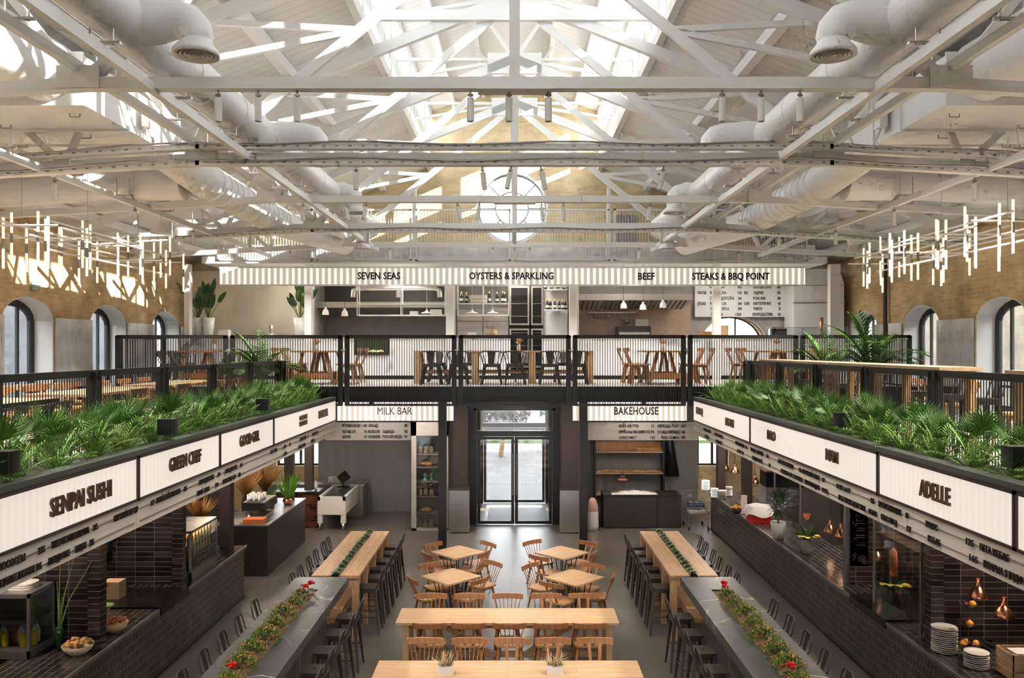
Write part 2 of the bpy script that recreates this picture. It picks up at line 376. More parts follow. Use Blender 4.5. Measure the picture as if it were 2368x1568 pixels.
try: sc.cycles.denoiser = 'OPENIMAGEDENOISE'
except Exception: pass
def light(name, ty, loc, e, col=(1,1,1), size=1, sy=None, rot=(0,0,0), spot=None, blend=.5):
    l = bpy.data.lights.new(name, ty); l.energy = e; l.color = col
    if ty == 'AREA':
        l.size = size
        if sy: l.shape = 'RECTANGLE'; l.size_y = sy
    elif ty == 'SUN': l.angle = size
    else: l.shadow_soft_size = size
    if ty == 'SPOT': l.spot_size = spot; l.spot_blend = blend
    o = OBJ.new(name, l); COL.objects.link(o); o.location = loc; o.rotation_euler = rot
    return o
d = Vector((-1, .42, -.417)).normalized()
so = light('sun', 'SUN', (8,0,20), 13, (1,.95,.86), .006); so.rotation_euler = d.to_track_quat('-Z', 'Y').to_euler()

# ------------------------------------------------------------ shell
W = 9.3; YB = 23.8; Y0 = -5.0; ZM = 5.27+EYE; SL = .40; XM = 2.45
def struct(name, mb, m, parent=None): return mb.build(name, m, parent, world=parent is not None, kind='structure' if parent is None else None)
struct('floor', MB().box(-W,Y0,-.1,W,YB+1.4,0), M['floor'])
def roofz(x): return EYE + 6.25 - SL*abs(x)
def arch(y0, y1, z0, zs, rise, n=10):
    pts = [(y0,z0),(y0,zs)]; c = (y0+y1)/2; h = (y1-y0)/2
    for i in range(1, n): a = math.pi*(1-i/n); pts.append((c+h*math.cos(a), zs+rise*math.sin(a)))
    return pts + [(y1,zs),(y1,z0)]
ARCH = [(2.5,4.2),(5.6,7.3),(8.7,10.4),(11.8,13.5),(14.9,16.6),(18.0,19.7),(21.1,22.8)]
AZ0, AZS, ARI = EYE-1.30, EYE+.55, .45
wn = 0
for s, nm in ((-1,'left'),(1,'right')):
    holes = [arch(a, b, AZ0, AZS, ARI) for a, b in ARCH]
    m = MB().plate([[(Y0,0),(YB,0),(YB,roofz(W)+.1),(Y0,roofz(W)+.1)]] + holes, .5, (s*(W+.25),0,0), (0,1,0), (0,0,1))
    struct('wall_'+nm, m, M['brickY'])
    for a, b in ARCH:
        wn += 1; o = arch(a+.002, b-.002, AZ0, AZS, ARI-.002); i = arch(a+.03, b-.03, AZ0+.03, AZS, ARI-.03)
        # white plastered reveal
        rv = MB().plate([o, i], .47, (s*(W+.25),0,0), (0,1,0), (0,0,1))
        r = struct('window_%d' % wn, MB().plate([arch(a+.03,b-.03,AZ0+.03,AZS,ARI-.03), arch(a+.17,b-.17,AZ0+.17,AZS,ARI-.17)], .07, (s*(W+.42),0,0), (0,1,0), (0,0,1)), M['black'])
        struct('reveal', rv, M['white'], r)
        mu = MB(); c = (a+b)/2
        mu.beam((s*(W+.42),c-.3,AZ0),(s*(W+.42),c-.3,AZS+.36),.05,.06); mu.beam((s*(W+.42),c+.3,AZ0),(s*(W+.42),c+.3,AZS+.36),.05,.06)
        mu.beam((s*(W+.42),a+.1,AZ0+.55),(s*(W+.42),b-.1,AZ0+.55),.05,.05)
        struct('mullions', mu, M['black'], r)
        struct('pane', MB().plate([i], .006, (s*(W+.40),0,0), (0,1,0), (0,0,1)), M['glass'], r)
# back wall with the round window, the arched kitchen window, the lower windows and the entrance
def circ(cx, cz, r, n=40): return [(cx+r*math.cos(2*math.pi*i/n), cz+r*math.sin(2*math.pi*i/n)) for i in range(n)]
RW = (PX(1184,YB), PZ(480,YB), 1.05)
AW = (PX(1690,YB), PZ(800,YB), .95)
semi = [(AW[0]+AW[2]*math.cos(math.pi*i/20), AW[1]+.85*math.sin(math.pi*i/20)) for i in range(21)]
holes = [circ(*RW), semi, [(-1.2,.001),(1.15,.001),(1.15,3.2),(-1.2,3.2)], [(-6.9,1.3),(-5.55,1.3),(-5.55,2.6),(-6.9,2.6)], [(5.3,1.3),(6.2,1.3),(6.2,2.6),(5.3,2.6)]]
out = [(-W,0),(W,0),(W,roofz(W)),(XM,roofz(XM)),(XM,EYE+6.85),(0,EYE+7.7),(-XM,EYE+6.85),(-XM,roofz(XM)),(-W,roofz(W))]
struct('wall_back', MB().plate([out]+holes, .4, (0,YB+.2,0), (1,0,0), (0,0,1)), M['brickX'])
r = struct('window_30', MB().plate([circ(RW[0],RW[1],1.05),circ(RW[0],RW[1],.99)], .3, (0,YB+.15,0),(1,0,0),(0,0,1)), M['white'])
fr = MB().plate([circ(RW[0],RW[1],.99),circ(RW[0],RW[1],.95)], .06, (0,YB+.2,0),(1,0,0),(0,0,1))
fr.plate([circ(RW[0],RW[1],.50),circ(RW[0],RW[1],.46)], .05, (0,YB+.2,0),(1,0,0),(0,0,1))
for k in range(8):
    a = math.pi/4*k; fr.beam((RW[0]+.48*math.cos(a),YB+.2,RW[1]+.48*math.sin(a)),(RW[0]+.97*math.cos(a),YB+.2,RW[1]+.97*math.sin(a)),.035,.035,up=(0,1,0))
struct('frame', fr, M['steeld'], r); struct('pane', MB().plate([circ(RW[0],RW[1],.97)],.006,(0,YB+.22,0),(1,0,0),(0,0,1)), M['glass'], r)
sem2 = [(AW[0]+(AW[2]-.05)*math.cos(math.pi*i/20), AW[1]+.04+.77*math.sin(math.pi*i/20)) for i in range(21)]
r = struct('window_31', MB().plate([semi,sem2], .1, (0,YB+.2,0),(1,0,0),(0,0,1)), M['black'])
struct('mullions', MB().box(AW[0]+.15,YB+.17,AW[1],AW[0]+.19,YB+.22,AW[1]+.8), M['black'], r)
struct('pane', MB().plate([sem2],.006,(0,YB+.22,0),(1,0,0),(0,0,1)), M['glass'], r)
for k, (a, b) in enumerate(((-6.9,-5.55),(5.3,6.2))):
    r = struct('window_%d' % (32+k), MB().plate([[(a,1.3),(b,1.3),(b,2.6),(a,2.6)],[(a+.06,1.36),(b-.06,1.36),(b-.06,2.54),(a+.06,2.54)]],.08,(0,YB+.15,0),(1,0,0),(0,0,1)).box((a+b)/2-.03,YB+.12,1.3,(a+b)/2+.03,YB+.18,2.6), M['black'])
    struct('pane', MB().box(a,YB+.15,1.3,b,YB+.155,2.6), M['glass'], r)
struct('wall_front', MB().plate([[(-W,0),(W,0),(W,roofz(W)),(XM,roofz(XM)),(XM,EYE+6.85),(0,EYE+7.7),(-XM,EYE+6.85),(-XM,roofz(XM)),(-W,roofz(W))],circ(0,9.6,1.0),[(-2,.01),(2,.01),(2,2.8),(-2,2.8)],[(-7,1),(-4,1),(-4,2.7),(-7,2.7)],[(4,1),(7,1),(7,2.7),(4,2.7)]], .3, (0,Y0+.15,0), (1,0,0), (0,0,1)), M['brickX'])
for s, nm, c in ((-1,'left',(.07,.075,.08)),(1,'right',(.14,.12,.08))):
    struct('wall_neighbour_'+nm, MB().box(s*15.5-.2,-12,-.1,s*15.5+.2,32,9.0), brick('neighbour '+nm, c, tuple(q*.8 for q in c), tuple(q*.7 for q in c), .6, .3, 'yzx', .8, .3, stain=.3))
struct('floor_deck_rear', MB().box(-W,Y0,3.1,W,-.6,EYE-1.36), M['floor2'])
struct('floor_yard', MB().box(-16,-30,-.3,16,YB+1,-.11), M['pave'])
# roof
rf = MB()
for s in (-1,1):
    vs = [(s*XM,Y0,roofz(XM)),(s*(W+.5),Y0,roofz(W+.5)),(s*(W+.5),YB+.4,roofz(W+.5)),(s*XM,YB+.4,roofz(XM))]
    vs += [(x,y,z+.15) for x,y,z in vs]; q = [(0,1,2,3),(7,6,5,4),(0,4,5,1),(1,5,6,2),(2,6,7,3),(3,7,4,0)]
    rf.add(vs, q)
    a = EYE+6.85; vs = [(s*(XM+.15),Y0,a-.05),(0,Y0,EYE+7.7),(0,YB+.4,EYE+7.7),(s*(XM+.15),YB+.4,a-.05)]; vs += [(x,y,z+.12) for x,y,z in vs]
    rf.add(vs, q)
struct('ceiling', rf, M['roof'])
for s, nm in ((-1,'left'),(1,'right')):
    pu = MB()
    for x in (3.8,5.5,7.2,8.7): pu.beam((s*x,Y0,roofz(x)-.09),(s*x,YB,roofz(x)-.09),.16,.18)
    for x in (.9,1.75): pu.beam((s*x,Y0,EYE+7.7-.35*x-.07),(s*x,YB,EYE+7.7-.35*x-.07),.1,.14)
    struct('trim_roof_purlins_'+nm, pu, M['white'])
# monitor side glazing
for s, k in ((-1,40),(1,41)):
    fr = MB(); z0, z1 = ZM, EYE+6.85
    fr.box(s*XM-.06,Y0,z0-.12,s*XM+.06,YB,z0+.08); fr.box(s*XM-.06,Y0,z1-.22,s*XM+.06,YB,z1)
    y = Y0; i = 0
    while y < YB:
        ww = .10 if i % 4 == 0 else .035
        fr.box(s*XM-.05,y-ww,z0,s*XM+.05,y+ww,z1); y += .75; i += 1
    fr.box(s*XM-.04,Y0,z0+.33,s*XM+.04,YB,z0+.62)
    r = struct('window_%d' % k, fr, M['white']); struct('pane', MB().box(s*XM-.003,Y0,z0+.2,s*XM+.003,YB,z1-.2), M['glass'], r)
# ------------------------------------------------------------ roof trusses
TY = [4.78, 7.78, 10.78, 13.78, 16.78, 19.78]
ZC, ZP = EYE+2.5, EYE+5.9
def truss():
    root = thing('roof_truss', 'x', 'roof truss')
    MB().beam((-4.1,0,ZC),(4.1,0,ZC),.12,.11).box(-.35,-.1,ZC-.07,.35,.1,ZC-.055).build('bottom_chord', M['white'], root)
    for s in (-1,1):
        MB().beam((s*4.05,0,ZC),(s*W,0,ZC-.30),.12,.11).build('outer_chord', M['white'], root)
        MB().beam((s*W,0,ZC-.25),(0,0,ZP),.12,.18).build('rafter', M['white'], root)
        MB().beam((s*.05,0,ZP-.1),(s*4.1,0,ZC),.07,.13).beam((s*.05,.07,ZP-.1),(s*4.1,.07,ZC),.02,.05).build('diagonal', M['white'], root)
        for p, q in (((4.1,ZC),(5.25,ZP-.376*5.25)), ((5.9,ZC-.1),(5.25,ZP-.376*5.25)), ((5.9,ZC-.1),(6.9,ZP-.376*6.9)), ((2.1,ZP-1.72),(3.9,ZP-1.62)), ((2.1,ZP-1.74),(3.95,ZP-2.1))):
            MB().beam((s*p[0],0,p[1]),(s*q[0],0,q[1]),.06,.08).build('strut', M['white'], root)
        for q in ((XM,ZM+.25),(XM,ZP+.0),(.95,EYE+7.3)):
            MB().beam((0,0,ZP),(s*q[0],0,q[1]),.05,.06).build('monitor_brace', M['white'], root)
        g = MB().box(s*4.1-.20,-.075,ZC-.05,s*4.1+.20,-.062,ZC+.16)
        g.build('gusset', M['white'], root)
    MB().beam((0,0,ZC),(0,0,ZP),.10,.10).build('king_post', M['white'], root)
    MB().box(-.55,-.06,ZP-.3,.55,-.045,ZP+.12).build('apex_plate', M['white'], root)
    return root
tp = Proto(truss())
for i, y in enumerate(TY):
    tp((0,y,0), 0, 'white steel roof truss with central post, %s from the camera' % ORD[i], 'steel roof trusses')
MB().beam((-XM,13.7,EYE+5.55),(XM,13.7,EYE+5.55),.1,.17).build('tie_beam', M['white'], label='thick white tie beam crossing high under the glazed ridge', cat='beam')
# cable trays slung under two trusses
def tray(y, z, lab, n=110):
    m = MB()
    for a, b in (((-4.1,z),(4.1,z)),):
        m.beam((-4.1,y,z),(4.1,y,z),.12,.07)
    for s in (-1,1): m.beam((s*4.05,y,z),(s*W,y,z-.3),.12,.07)
    r = thing('cable_tray', lab, 'cable tray', (0,y,z), group='perforated cable trays'); m.build('channel', M['white'], r, world=True)
    h = MB()
    for k in range(n):
        x = -W+.1+k*(2*W-.2)/(n-1); dz = -max(0,abs(x)-4.1)*.058
        h.cb((x,y-.0601,z+dz),(.045,.004,.018))
    h.build('slot_pattern', M['steeld'], r, world=True)
    MB().path([(x, y-.09, z+.03-max(0,abs(x)-4.1)*.058+.02*math.sin(x*2.3)) for x in [-9+.45*k for k in range(41)]], .014, 6).build('cable', M['steeld'], r, world=True)
tray(10.6, ZC+.10, 'perforated white cable tray along the top of the second truss chord')
tray(10.6, ZC-.11, 'perforated white cable tray slung under the second truss chord')
tray(16.6, ZC-.12, 'perforated white cable tray slung below the fourth far truss chord')
# lighting rails running down the hall
def rail(x, z, y0, y1, lab):
    r = thing('lighting_rail', lab, 'rail', (x,y0,z), group='long lighting rails under the trusses')
    MB().beam((x,y0,z),(x,y1,z),.07,.09).build('channel', M['white'], r, world=True)
    for k in range(int((y1-y0)/1.5)):
        y = y0+.8+1.5*k; MB().box(x-.16,y-.02,z+.06,x+.16,y+.02,z+.08).tube((x-.1,y,z+.05),(x-.1,y,z+.35),.008,n=5).tube((x+.1,y,z+.05),(x+.1,y,z+.35),.008,n=5).build('hanger', M['steel'], r, world=True)
for s, nm in ((-1,'left'),(1,'right')):
    for x, z, k in ((3.42,EYE+2.46,'inner'),(4.12,EYE+2.66,'middle'),(6.1,EYE+2.32,'outer')):
        rail(s*x, z, 4.5, 20.5, 'straight white lighting rail, the %s one of the %s three' % (k, nm))
# ------------------------------------------------------------ ducts
def duct(s, nm):
    X, z = 3.42, EYE+2.86
    r = thing('round_air_duct', 'long fat white wrapped air duct with drop outlets, %s of the ridge' % nm, 'air duct', (s*X,3.5,z), group='main air ducts')
    MB().path([(s*X,y,z) for y in (3.5,8,12,16,19.5)], .235, 20).build('main_pipe', M['wrap'], r, world=True)
    for y in (4.5,6.1,8.4,9.8,12.3,13.8,16.4): MB().path([(s*X,y,z),(s*X,y+.035,z)], .241, 20).build('joint_band', M['wrap'], r, world=True)
    for (y, xo, zb) in ((7.22,2.80,2.57),(11.15,2.66,2.50),(15.2,2.95,2.50),(18.6,3.45,2.24)):
        if xo < 3.3:
            pts = [(s*X,y,z),(s*(X-.28),y,z+.02),(s*(xo+.17),y,z+.03),(s*(xo+.07),y,z+.005),(s*(xo+.015),y,z-.06),(s*xo,y,z-.13),(s*xo,y,EYE+zb+.13)]
            rr = [.21,.20,.165,.16,.155,.15,.135]
        else:
            pts = [(s*X,y,z),(s*xo,y,z-.3),(s*xo,y,EYE+zb+.16)]; rr = [.18,.18,.135]
        b = MB().path(pts, rr, 16).build('branch_pipe', M['wrap'], r, world=True)
        MB().lathe([(.135,.145),(.14,.11),(.195,.045),(.20,0),(.18,0)], (s*xo,y,EYE+zb), 24).build('outlet_bell', M['wrap'], b, world=True)
        g = MB().disc((s*xo,y,EYE+zb+.02), .18, 24, False); g.build('grille_back', M['steeld'], b, world=True); g = MB()
        for q in (.17,.135,.10,.065,.03): g.lathe([(q,.01),(q+.012,-.004),(q-.012,.012)], (s*xo,y,EYE+zb), 24)
        g.build('outlet_grille', M['white'], b, world=True)
    # box duct and its round connections over the side gallery
    b = thing('box_air_duct', 'big flat rectangular air duct over the %s gallery' % nm, 'air duct', (s*5.9,9.6,EYE+2.83), group='box ducts')
    MB().box(min(s*5,s*7.0),9.5,EYE+2.83,max(s*5,s*7.0),12.2,EYE+3.4).build('casing', M['white'], b, world=True)
    for y in (9.46,10.6,11.4,12.19): MB().box(min(s*4.97,s*7.02),y,EYE+2.80,max(s*4.97,s*7.02),y+.03,EYE+3.42).build('flange', M['white'], b, world=True)
    for k in range(5):
        x, y = s*(5.3+.38*k), 9.9+.5*((k*2) % 5); MB().path([(x-.06,y,EYE+2.83),(x-.06,y,EYE+2.79),(x+.06,y,EYE+2.79),(x+.06,y,EYE+2.83)], .008, 5).build('handle', M['steeld'], b, world=True)
    c = MB().box(s*4.9-.05,10.9,EYE+2.95,s*4.9+.05,11.1,EYE+3.2).build('junction_box', M['white'], b, world=True)
    MB().path([(s*4.9,11,EYE+2.95),(s*4.86,11.05,EYE+2.8),(s*4.95,11.2,EYE+2.72),(s*5.0,11.6,EYE+2.62)], .02, 6).build('cable', M['white'], c, world=True)
    sp = thing('spiral_air_duct', 'ribbed spiral white air duct beyond the box duct, %s side' % nm, 'air duct', (s*5,12.3,EYE+2.7), group='spiral ducts')
    P = [(s*5.25,12.2,EYE+2.98),(s*5.05,12.9,EYE+2.78),(s*5.0,13.6,EYE+2.7),(s*5,17.6,EYE+2.68),(s*4.7,18.8,EYE+2.66),(s*4.2,20.3,EYE+2.6)]
    MB().path(P, .29, 20).build('pipe', M['wrap'], sp, world=True)
    for k in range(14): y = 13.4+.3*k; MB().path([(s*5,y,EYE+2.695),(s*5,y+.03,EYE+2.695)], .302, 20).build('rib', M['white'], sp, world=True)
    MB().path([(s*5.4,9.55,EYE+3.2),(s*5.5,8.4,EYE+3.25),(s*5.6,6.0,EYE+3.25)], .36, 20).build('inlet_pipe', M['wrap'], sp, world=True)
    MB().path([(s*5.3,13.2,EYE+2.68),(s*6.2,13.2,EYE+2.68),(s*6.6,13.2,EYE+2.62),(s*8.4,13.2,EYE+2.5)], [.3,.3,.24,.24], 18).build('cross_pipe', M['wrap'], sp, world=True)
    d2 = MB().path([(s*5.6,17.3,EYE+2.6),(s*7.0,17.3,EYE+2.55),(s*7.2,17.3,EYE+2.2)], .17, 14).build('side_outlet', M['wrap'], sp, world=True)
    MB().lathe([(.17,.2),(.25,0)], (s*7.2,17.3,EYE+1.98), 18).build('outlet_bell', M['white'], d2, world=True)
for s, nm in ((-1,'left'),(1,'right')): duct(s, nm)
# ------------------------------------------------------------ track spots and bell lamps
def spot():
    r = thing('track_spotlight', 'x', 'spotlight')
    MB().tube((0,0,-.08),(0,0,-.30),.033,n=14).build('lamp_body', M['white'], r)
    MB().tube((0,0,0),(0,0,-.08),.01,n=6).cb((0,0,-.05),(.05,.03,.02)).build('bracket', M['steeld'], r)
    MB().tube((0,0,-.295),(0,0,-.302),.026,n=14).build('lens', M['steeld'], r)
    return r
sp = Proto(spot())
rows = [(7.78, (505,597,687,1088,1177,1268,1670,1760,1850)), (10.6, (823,1115,1182,1250,1535)), (13.78, (700,800,848,1057,1110,1252,1303,1505)), (19.78, (1140,1225))]
for i, (y, xs) in enumerate(rows):
    for k, x in enumerate(xs):
        o = sp((PX(x,y),y,ZC-.05-(.1 if i == 1 else 0)), .1*k, 'small cylindrical spotlight under the %s truss chord, %s from the left' % (ORD[(1,2,3,5)[i]-1] if i else 'nearest', ORD[k]), 'track spotlights')
        if i in (1,2): o.rotation_euler = (.12*math.sin(k*2.1), .2*math.sin(k*3.7), 0)
for s, nm in ((-1,'left'),(1,'right')):
    for k, y in enumerate((6.3,8.6,10.9,13.2,15.6)):  # extra spotlights with their beams, added to brighten the dim galleries
        sp((s*6.1,y,EYE+2.27), 0, 'added small cylindrical spotlight on the %s outer rail, %s from the camera' % (nm,ORD[k]), 'added gallery spotlights')
        light('track_light', 'SPOT', (s*6.1,y,EYE+1.95), 330, (1,.93,.82), .04, spot=2.2, blend=.8)
for i, y in enumerate((16.78,19.78)):
    for k, x in enumerate((-5.4,-3.0,0,3.0,5.4)):  # fixtures and beams added here to lift the light on the far deck
        sp((x,y,ZC-.06-max(0,abs(x)-4.1)*.058), 0, 'added small cylindrical spotlight over the far deck, %s truss, %s from the left' % (('fourth','fifth')[i],ORD[k]), 'added deck spotlights')
        light('track_light', 'SPOT', (x,y,ZC-.38-max(0,abs(x)-4.1)*.058), 105, (1,.95,.86), .04, rot=(.45,0,0) if i == 0 else (.1,0,0), spot=2.0, blend=.8)
def bell():
    r = thing('bell_lamp', 'x', 'pendant lamp')
    MB().lathe([(.02,.19),(.06,.185),(.115,.13),(.13,.03),(.14,0),(.125,.002)], n=20).build('shade', M['white'], r)
    MB().tube((0,0,.18),(0,0,1.0),.004,n=5).build('cord', M['white'], r)
    return r
bp = Proto(bell())
for k, (x, y, Y, lab) in enumerate(((2338,215,9.4,'large white bell lamp hanging high over the right gallery, nearest'),(530,487,17,'white bell lamp by the left spiral duct, nearer of two'),(1815,488,17,'white bell lamp by the right spiral duct, nearer of two'),(735,574,20,'small white bell lamp over the left end of the far deck'),(1636,574,20,'small white bell lamp over the right end of the far deck'))):
    bp((PX(x,Y),Y,PZ(y,Y)), 0, lab, 'bell lamps')
def cone():
    r = thing('cone_lamp', 'x', 'pendant lamp')
    MB().lathe([(.03,.2),(.06,.16),(.16,.03),(.165,0)], n=18).build('shade', M['white'], r); MB().tube((0,0,.18),(0,0,.6),.005,n=5).build('cord', M['white'], r)
    return r
cp = Proto(cone())
for k, (x, y, Y, lab) in enumerate(((372,540,14,'white cone lamp above the left hanging light, nearer'),(398,584,16.5,'white cone lamp above the left hanging light, farther'),(2000,588,17,'white cone lamp over the right gallery, by the corner column'),(2060,572,15.5,'white cone lamp over the right gallery, nearer the camera'))):
    cp((PX(x,Y),Y,PZ(y,Y)), 0, lab, 'cone lamps')
# grid chandeliers
for s, nm in ((-1,'left'),(1,'right')):
    r = thing('grid_chandelier', 'white rod grid chandelier with upright glowing tubes over the %s gallery' % nm, 'chandelier', (s*6.5,10.3,EYE+1.6), group='grid chandeliers')
    R2 = random.Random(5 if s < 0 else 9)
    for k, (x, z) in enumerate(((6.1,1.62),(6.35,1.75),(6.6,1.55),(6.85,1.7),(7.1,1.6),(6.5,1.38))):
        a = 10.3+R2.random()*1.2; b = 15.3-R2.random()*1.5
        MB().tube((s*x,a,EYE+z),(s*x,b,EYE+z),.015,n=6).build('rod', M['white'], r, world=True)
    for k in range(6):
        y = 10.8+.8*k; z = 1.5+.25*R2.random()
        MB().tube((s*6.0,y,EYE+z),(s*7.2,y,EYE+z),.015,n=6).build('rod', M['white'], r, world=True)
    for k in range(26):
        y = 10.4+5.0*(k+.5*R2.random())/26; x = 6.05+1.1*R2.random(); z = EYE+1.35+.3*R2.random()
        t = MB().tube((s*x,y,z-.06),(s*x,y,z-.34),.018,n=8).tube((s*x,y,z+.06),(s*x,y,z+.36),.018,n=8).build('light_tube', M['lamp'], r, world=True)
        MB().tube((s*x,y,z-.07),(s*x,y,z+.07),.020,n=8).build('holder', M['steeld'], t, world=True)
    for k in range(3): MB().tube((s*6.6,11+1.7*k,EYE+1.6),(s*6.6,11+1.7*k,EYE+3.3),.004,n=4).build('wire', M['steel'], r, world=True)
# ------------------------------------------------------------ galleries and decks
XS = 3.70; YF = 17.12; ZS = EYE-1.36; ZD = EYE-.80
for s, nm in ((-1,'left'),(1,'right')):
    struct('floor_gallery_'+nm, MB().box(min(s*3.86,s*W),2.5,ZS-.18,max(s*3.86,s*W),YF,ZS), M['floor2'])
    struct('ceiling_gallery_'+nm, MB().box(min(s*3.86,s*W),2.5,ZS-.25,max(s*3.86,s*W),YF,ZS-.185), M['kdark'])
struct('floor_deck', MB().box(-W,YF+.1,ZD-.17,W,YB,ZD), M['floor2'])
struct('trim_deck_edge', MB().box(-W,YF+.04,ZD-.19,W,YF+.098,ZD+.005).box(-W,YF+.3,ZD-.33,W,YF+.42,ZD-.19), M['black'])
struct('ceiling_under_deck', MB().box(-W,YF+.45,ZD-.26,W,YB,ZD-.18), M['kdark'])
u = MB()
for k in range(4): u.box(-7.5,19.1+1.2*k,ZD-.40,7.5,19.02+1.2*k,ZD-.26)
struct('trim_deck_joists', u, M['brown'])
def fence(x0, y0, x1, y1, z0, z1, lab, group, n, post=.10, face=None):
    r = thing('fence_panel', lab, 'fence', ((x0+x1)/2,(y0+y1)/2,z0), group=group)
    p, q = Vector((x0,y0,0)), Vector((x1,y1,0)); d = (q-p).normalized(); Z = lambda v, z: (v.x, v.y, z)
    MB().beam(Z(p+d*.03,z1-.02),Z(q-d*.03,z1-.02),.05,.075).build('top_rail', M['black'], r, world=True)
    MB().beam(Z(p+d*.03,z0+.015),Z(q-d*.03,z0+.015),.04,.045).build('bottom_rail', M['black'], r, world=True)
    for v in (p+d*.06, q-d*.06):
        m = MB().cb((v.x,v.y,(z0+z1)/2),(post if abs(d.x) > .5 else .10, .05 if abs(d.x) > .5 else post, z1-z0)); m.build('post', M['black'], r, world=True)
    b = MB()
    for k in range(n):
        v = p + (q-p)*((k+1)/(n+1)); b.cb((v.x,v.y,(z0+z1)/2),(.012,.012,z1-z0-.04) if abs(d.x) > .5 else (.006,.010,z1-z0-.04))
    b.build('upright_bars', M['black'], r, world=True)
    if abs(d.x) > .5: MB().cb((x1,y1-.03,z1-.33),(.018,.02,.13)).tube((x1-.05,y1-.03,z1-.30),(x1+.05,y1-.03,z1-.30),.012,n=6).build('clamp', M['steel'], r, world=True)
    else: MB().cb((x1,y1,z1-.5),(.12,.03,.03)).build('clamp', M['steel'], r, world=True)
    return r
xs = [PX(x,YF) for x in (265,530,795,1058,1322,1588,1848,2110)]
for k in range(7): fence(xs[k]+.01,YF,xs[k+1]-.01,YF,EYE-1.19,EYE+.265,'black barred fence panel along the far deck edge, %s from the left' % ORD[k], 'far deck fence panels', 44)
XR = 4.75; ys = [16.5,14.72,12.9,11.08,9.28,7.46,5.64,3.9]
for s, nm in ((-1,'left'),(1,'right')):
    for k in range(7): fence(s*XR,ys[k]-.01,s*XR,ys[k+1]+.01,ZS,EYE-.26,'black barred gallery fence panel behind the %s planter, %s from the far end' % (nm,ORD[k]), 'gallery fence panels', 35, .03)
    fence(s*XR,16.52,s*(XR+.02),YF-.1,ZS,EYE-.26,'short black fence return closing the far end of the %s gallery' % nm, None, 8, .03)
    fence(s*8.3,YF+.1,s*8.3,19.5,ZD,EYE+.265,'black barred fence at the %s side of the far deck, running away' % nm, None, 40, .03)
    # planter trough
    pl = thing('plant_trough', 'long dark trough of palms along the %s gallery edge' % nm, 'planter', (s*4.2,3,ZS), group='gallery troughs')
    MB().box(min(s*3.80,s*4.68),2.6,ZS,max(s*3.80,s*4.68),YF-.1,ZS+.18).build('trough', M['black'], pl, world=True)
    MB().box(min(s*3.84,s*4.66),2.62,ZS+.18,max(s*3.84,s*4.66),YF-.12,ZS+.22).build('soil', M['blackwood'], pl, world=True)
    MB().box(min(s*XS,s*3.84),2.6,EYE-1.05,max(s*XS,s*3.84),YF-.06,EYE-1.0).build('capping', M['greycap'], pl, world=True)
# lit signs
def sidesign(s, y0, y1, items, lab):
    r = thing('lit_sign_panel', lab, 'sign', (s*XS,(y0+y1)/2,EYE-1.5), group='lit sign panels of the galleries')
    za, zb = EYE-1.495, EYE-1.055; e = .025; X = s*XS
    m = MB()
    for q in ((y0,za,y1,za+e),(y0,zb-e,y1,zb),(y0,za,y0+e,zb),(y1-e,za,y1,zb)): m.box(min(X-.012,X+s*.10),q[0],q[1],max(X+.012,X+s*.10),q[2],q[3])
    m.build('frame', M['brown'], r, world=True)
    MB().box(min(X,X+s*.08),y0+.01,za+.01,max(X,X+s*.08),y1-.01,zb-.01).build('backlit_face', M['signY'], r, world=True)
    u = (0,1,0) if s < 0 else (0,-1,0)
    for body, yc, wd, cap, z in items:
        ys_ = yc-wd/2 if s < 0 else yc+wd/2
        MB().text(body, cap, wd, (X-s*.012, ys_, EYE+z-cap/2), u, (0,0,1), .02, .004).build('lettering', M['letterb'], r, world=True)
sidesign(-1, 3.5, 5.78, [], 'lit sign panel of the left gallery nearest the camera, cut by the frame')
sidesign(-1, 5.79, 8.06, [('SENPAI SUSHI',7.02,.98,.145,-1.27)], 'lit sign panel with bold two word dark lettering, nearest readable one on the left')
sidesign(-1, 8.07, 10.30, [('GREEN CHEF',9.22,.88,.14,-1.25)], 'lit sign panel on the left gallery, second readable one from the camera')
sidesign(-1, 10.31, 12.60, [('GOOD GIRL',11.45,.84,.145,-1.25)], 'lit sign panel on the left gallery, third readable one from the camera')
sidesign(-1, 12.61, 17.0, [('GARDEN',14.35,.50,.075,-1.20),('KITCHEN',14.35,.50,.075,-1.30),('ROCHERIVIA',15.85,.74,.14,-1.25)], 'long lit sign panel with two names at the far end of the left gallery')
sidesign(1, 12.9, 17.0, [('SMOKE BBQ',16.4,.56,.13,-1.25),('RIGOLI',14.1,.52,.13,-1.27)], 'long lit sign panel with two names at the far end of the right gallery')
sidesign(1, 8.36, 12.89, [('BAO',11.8,.36,.13,-1.25),('NAM',9.55,.36,.13,-1.25)], 'long lit sign panel with two short names in the middle of the right gallery')
sidesign(1, 6.07, 8.35, [('ADELLE',7.22,.52,.145,-1.26)], 'lit sign panel with one six letter name near the camera on the right')
sidesign(1, 3.8, 6.06, [], 'lit sign panel cut by the right edge of the view')
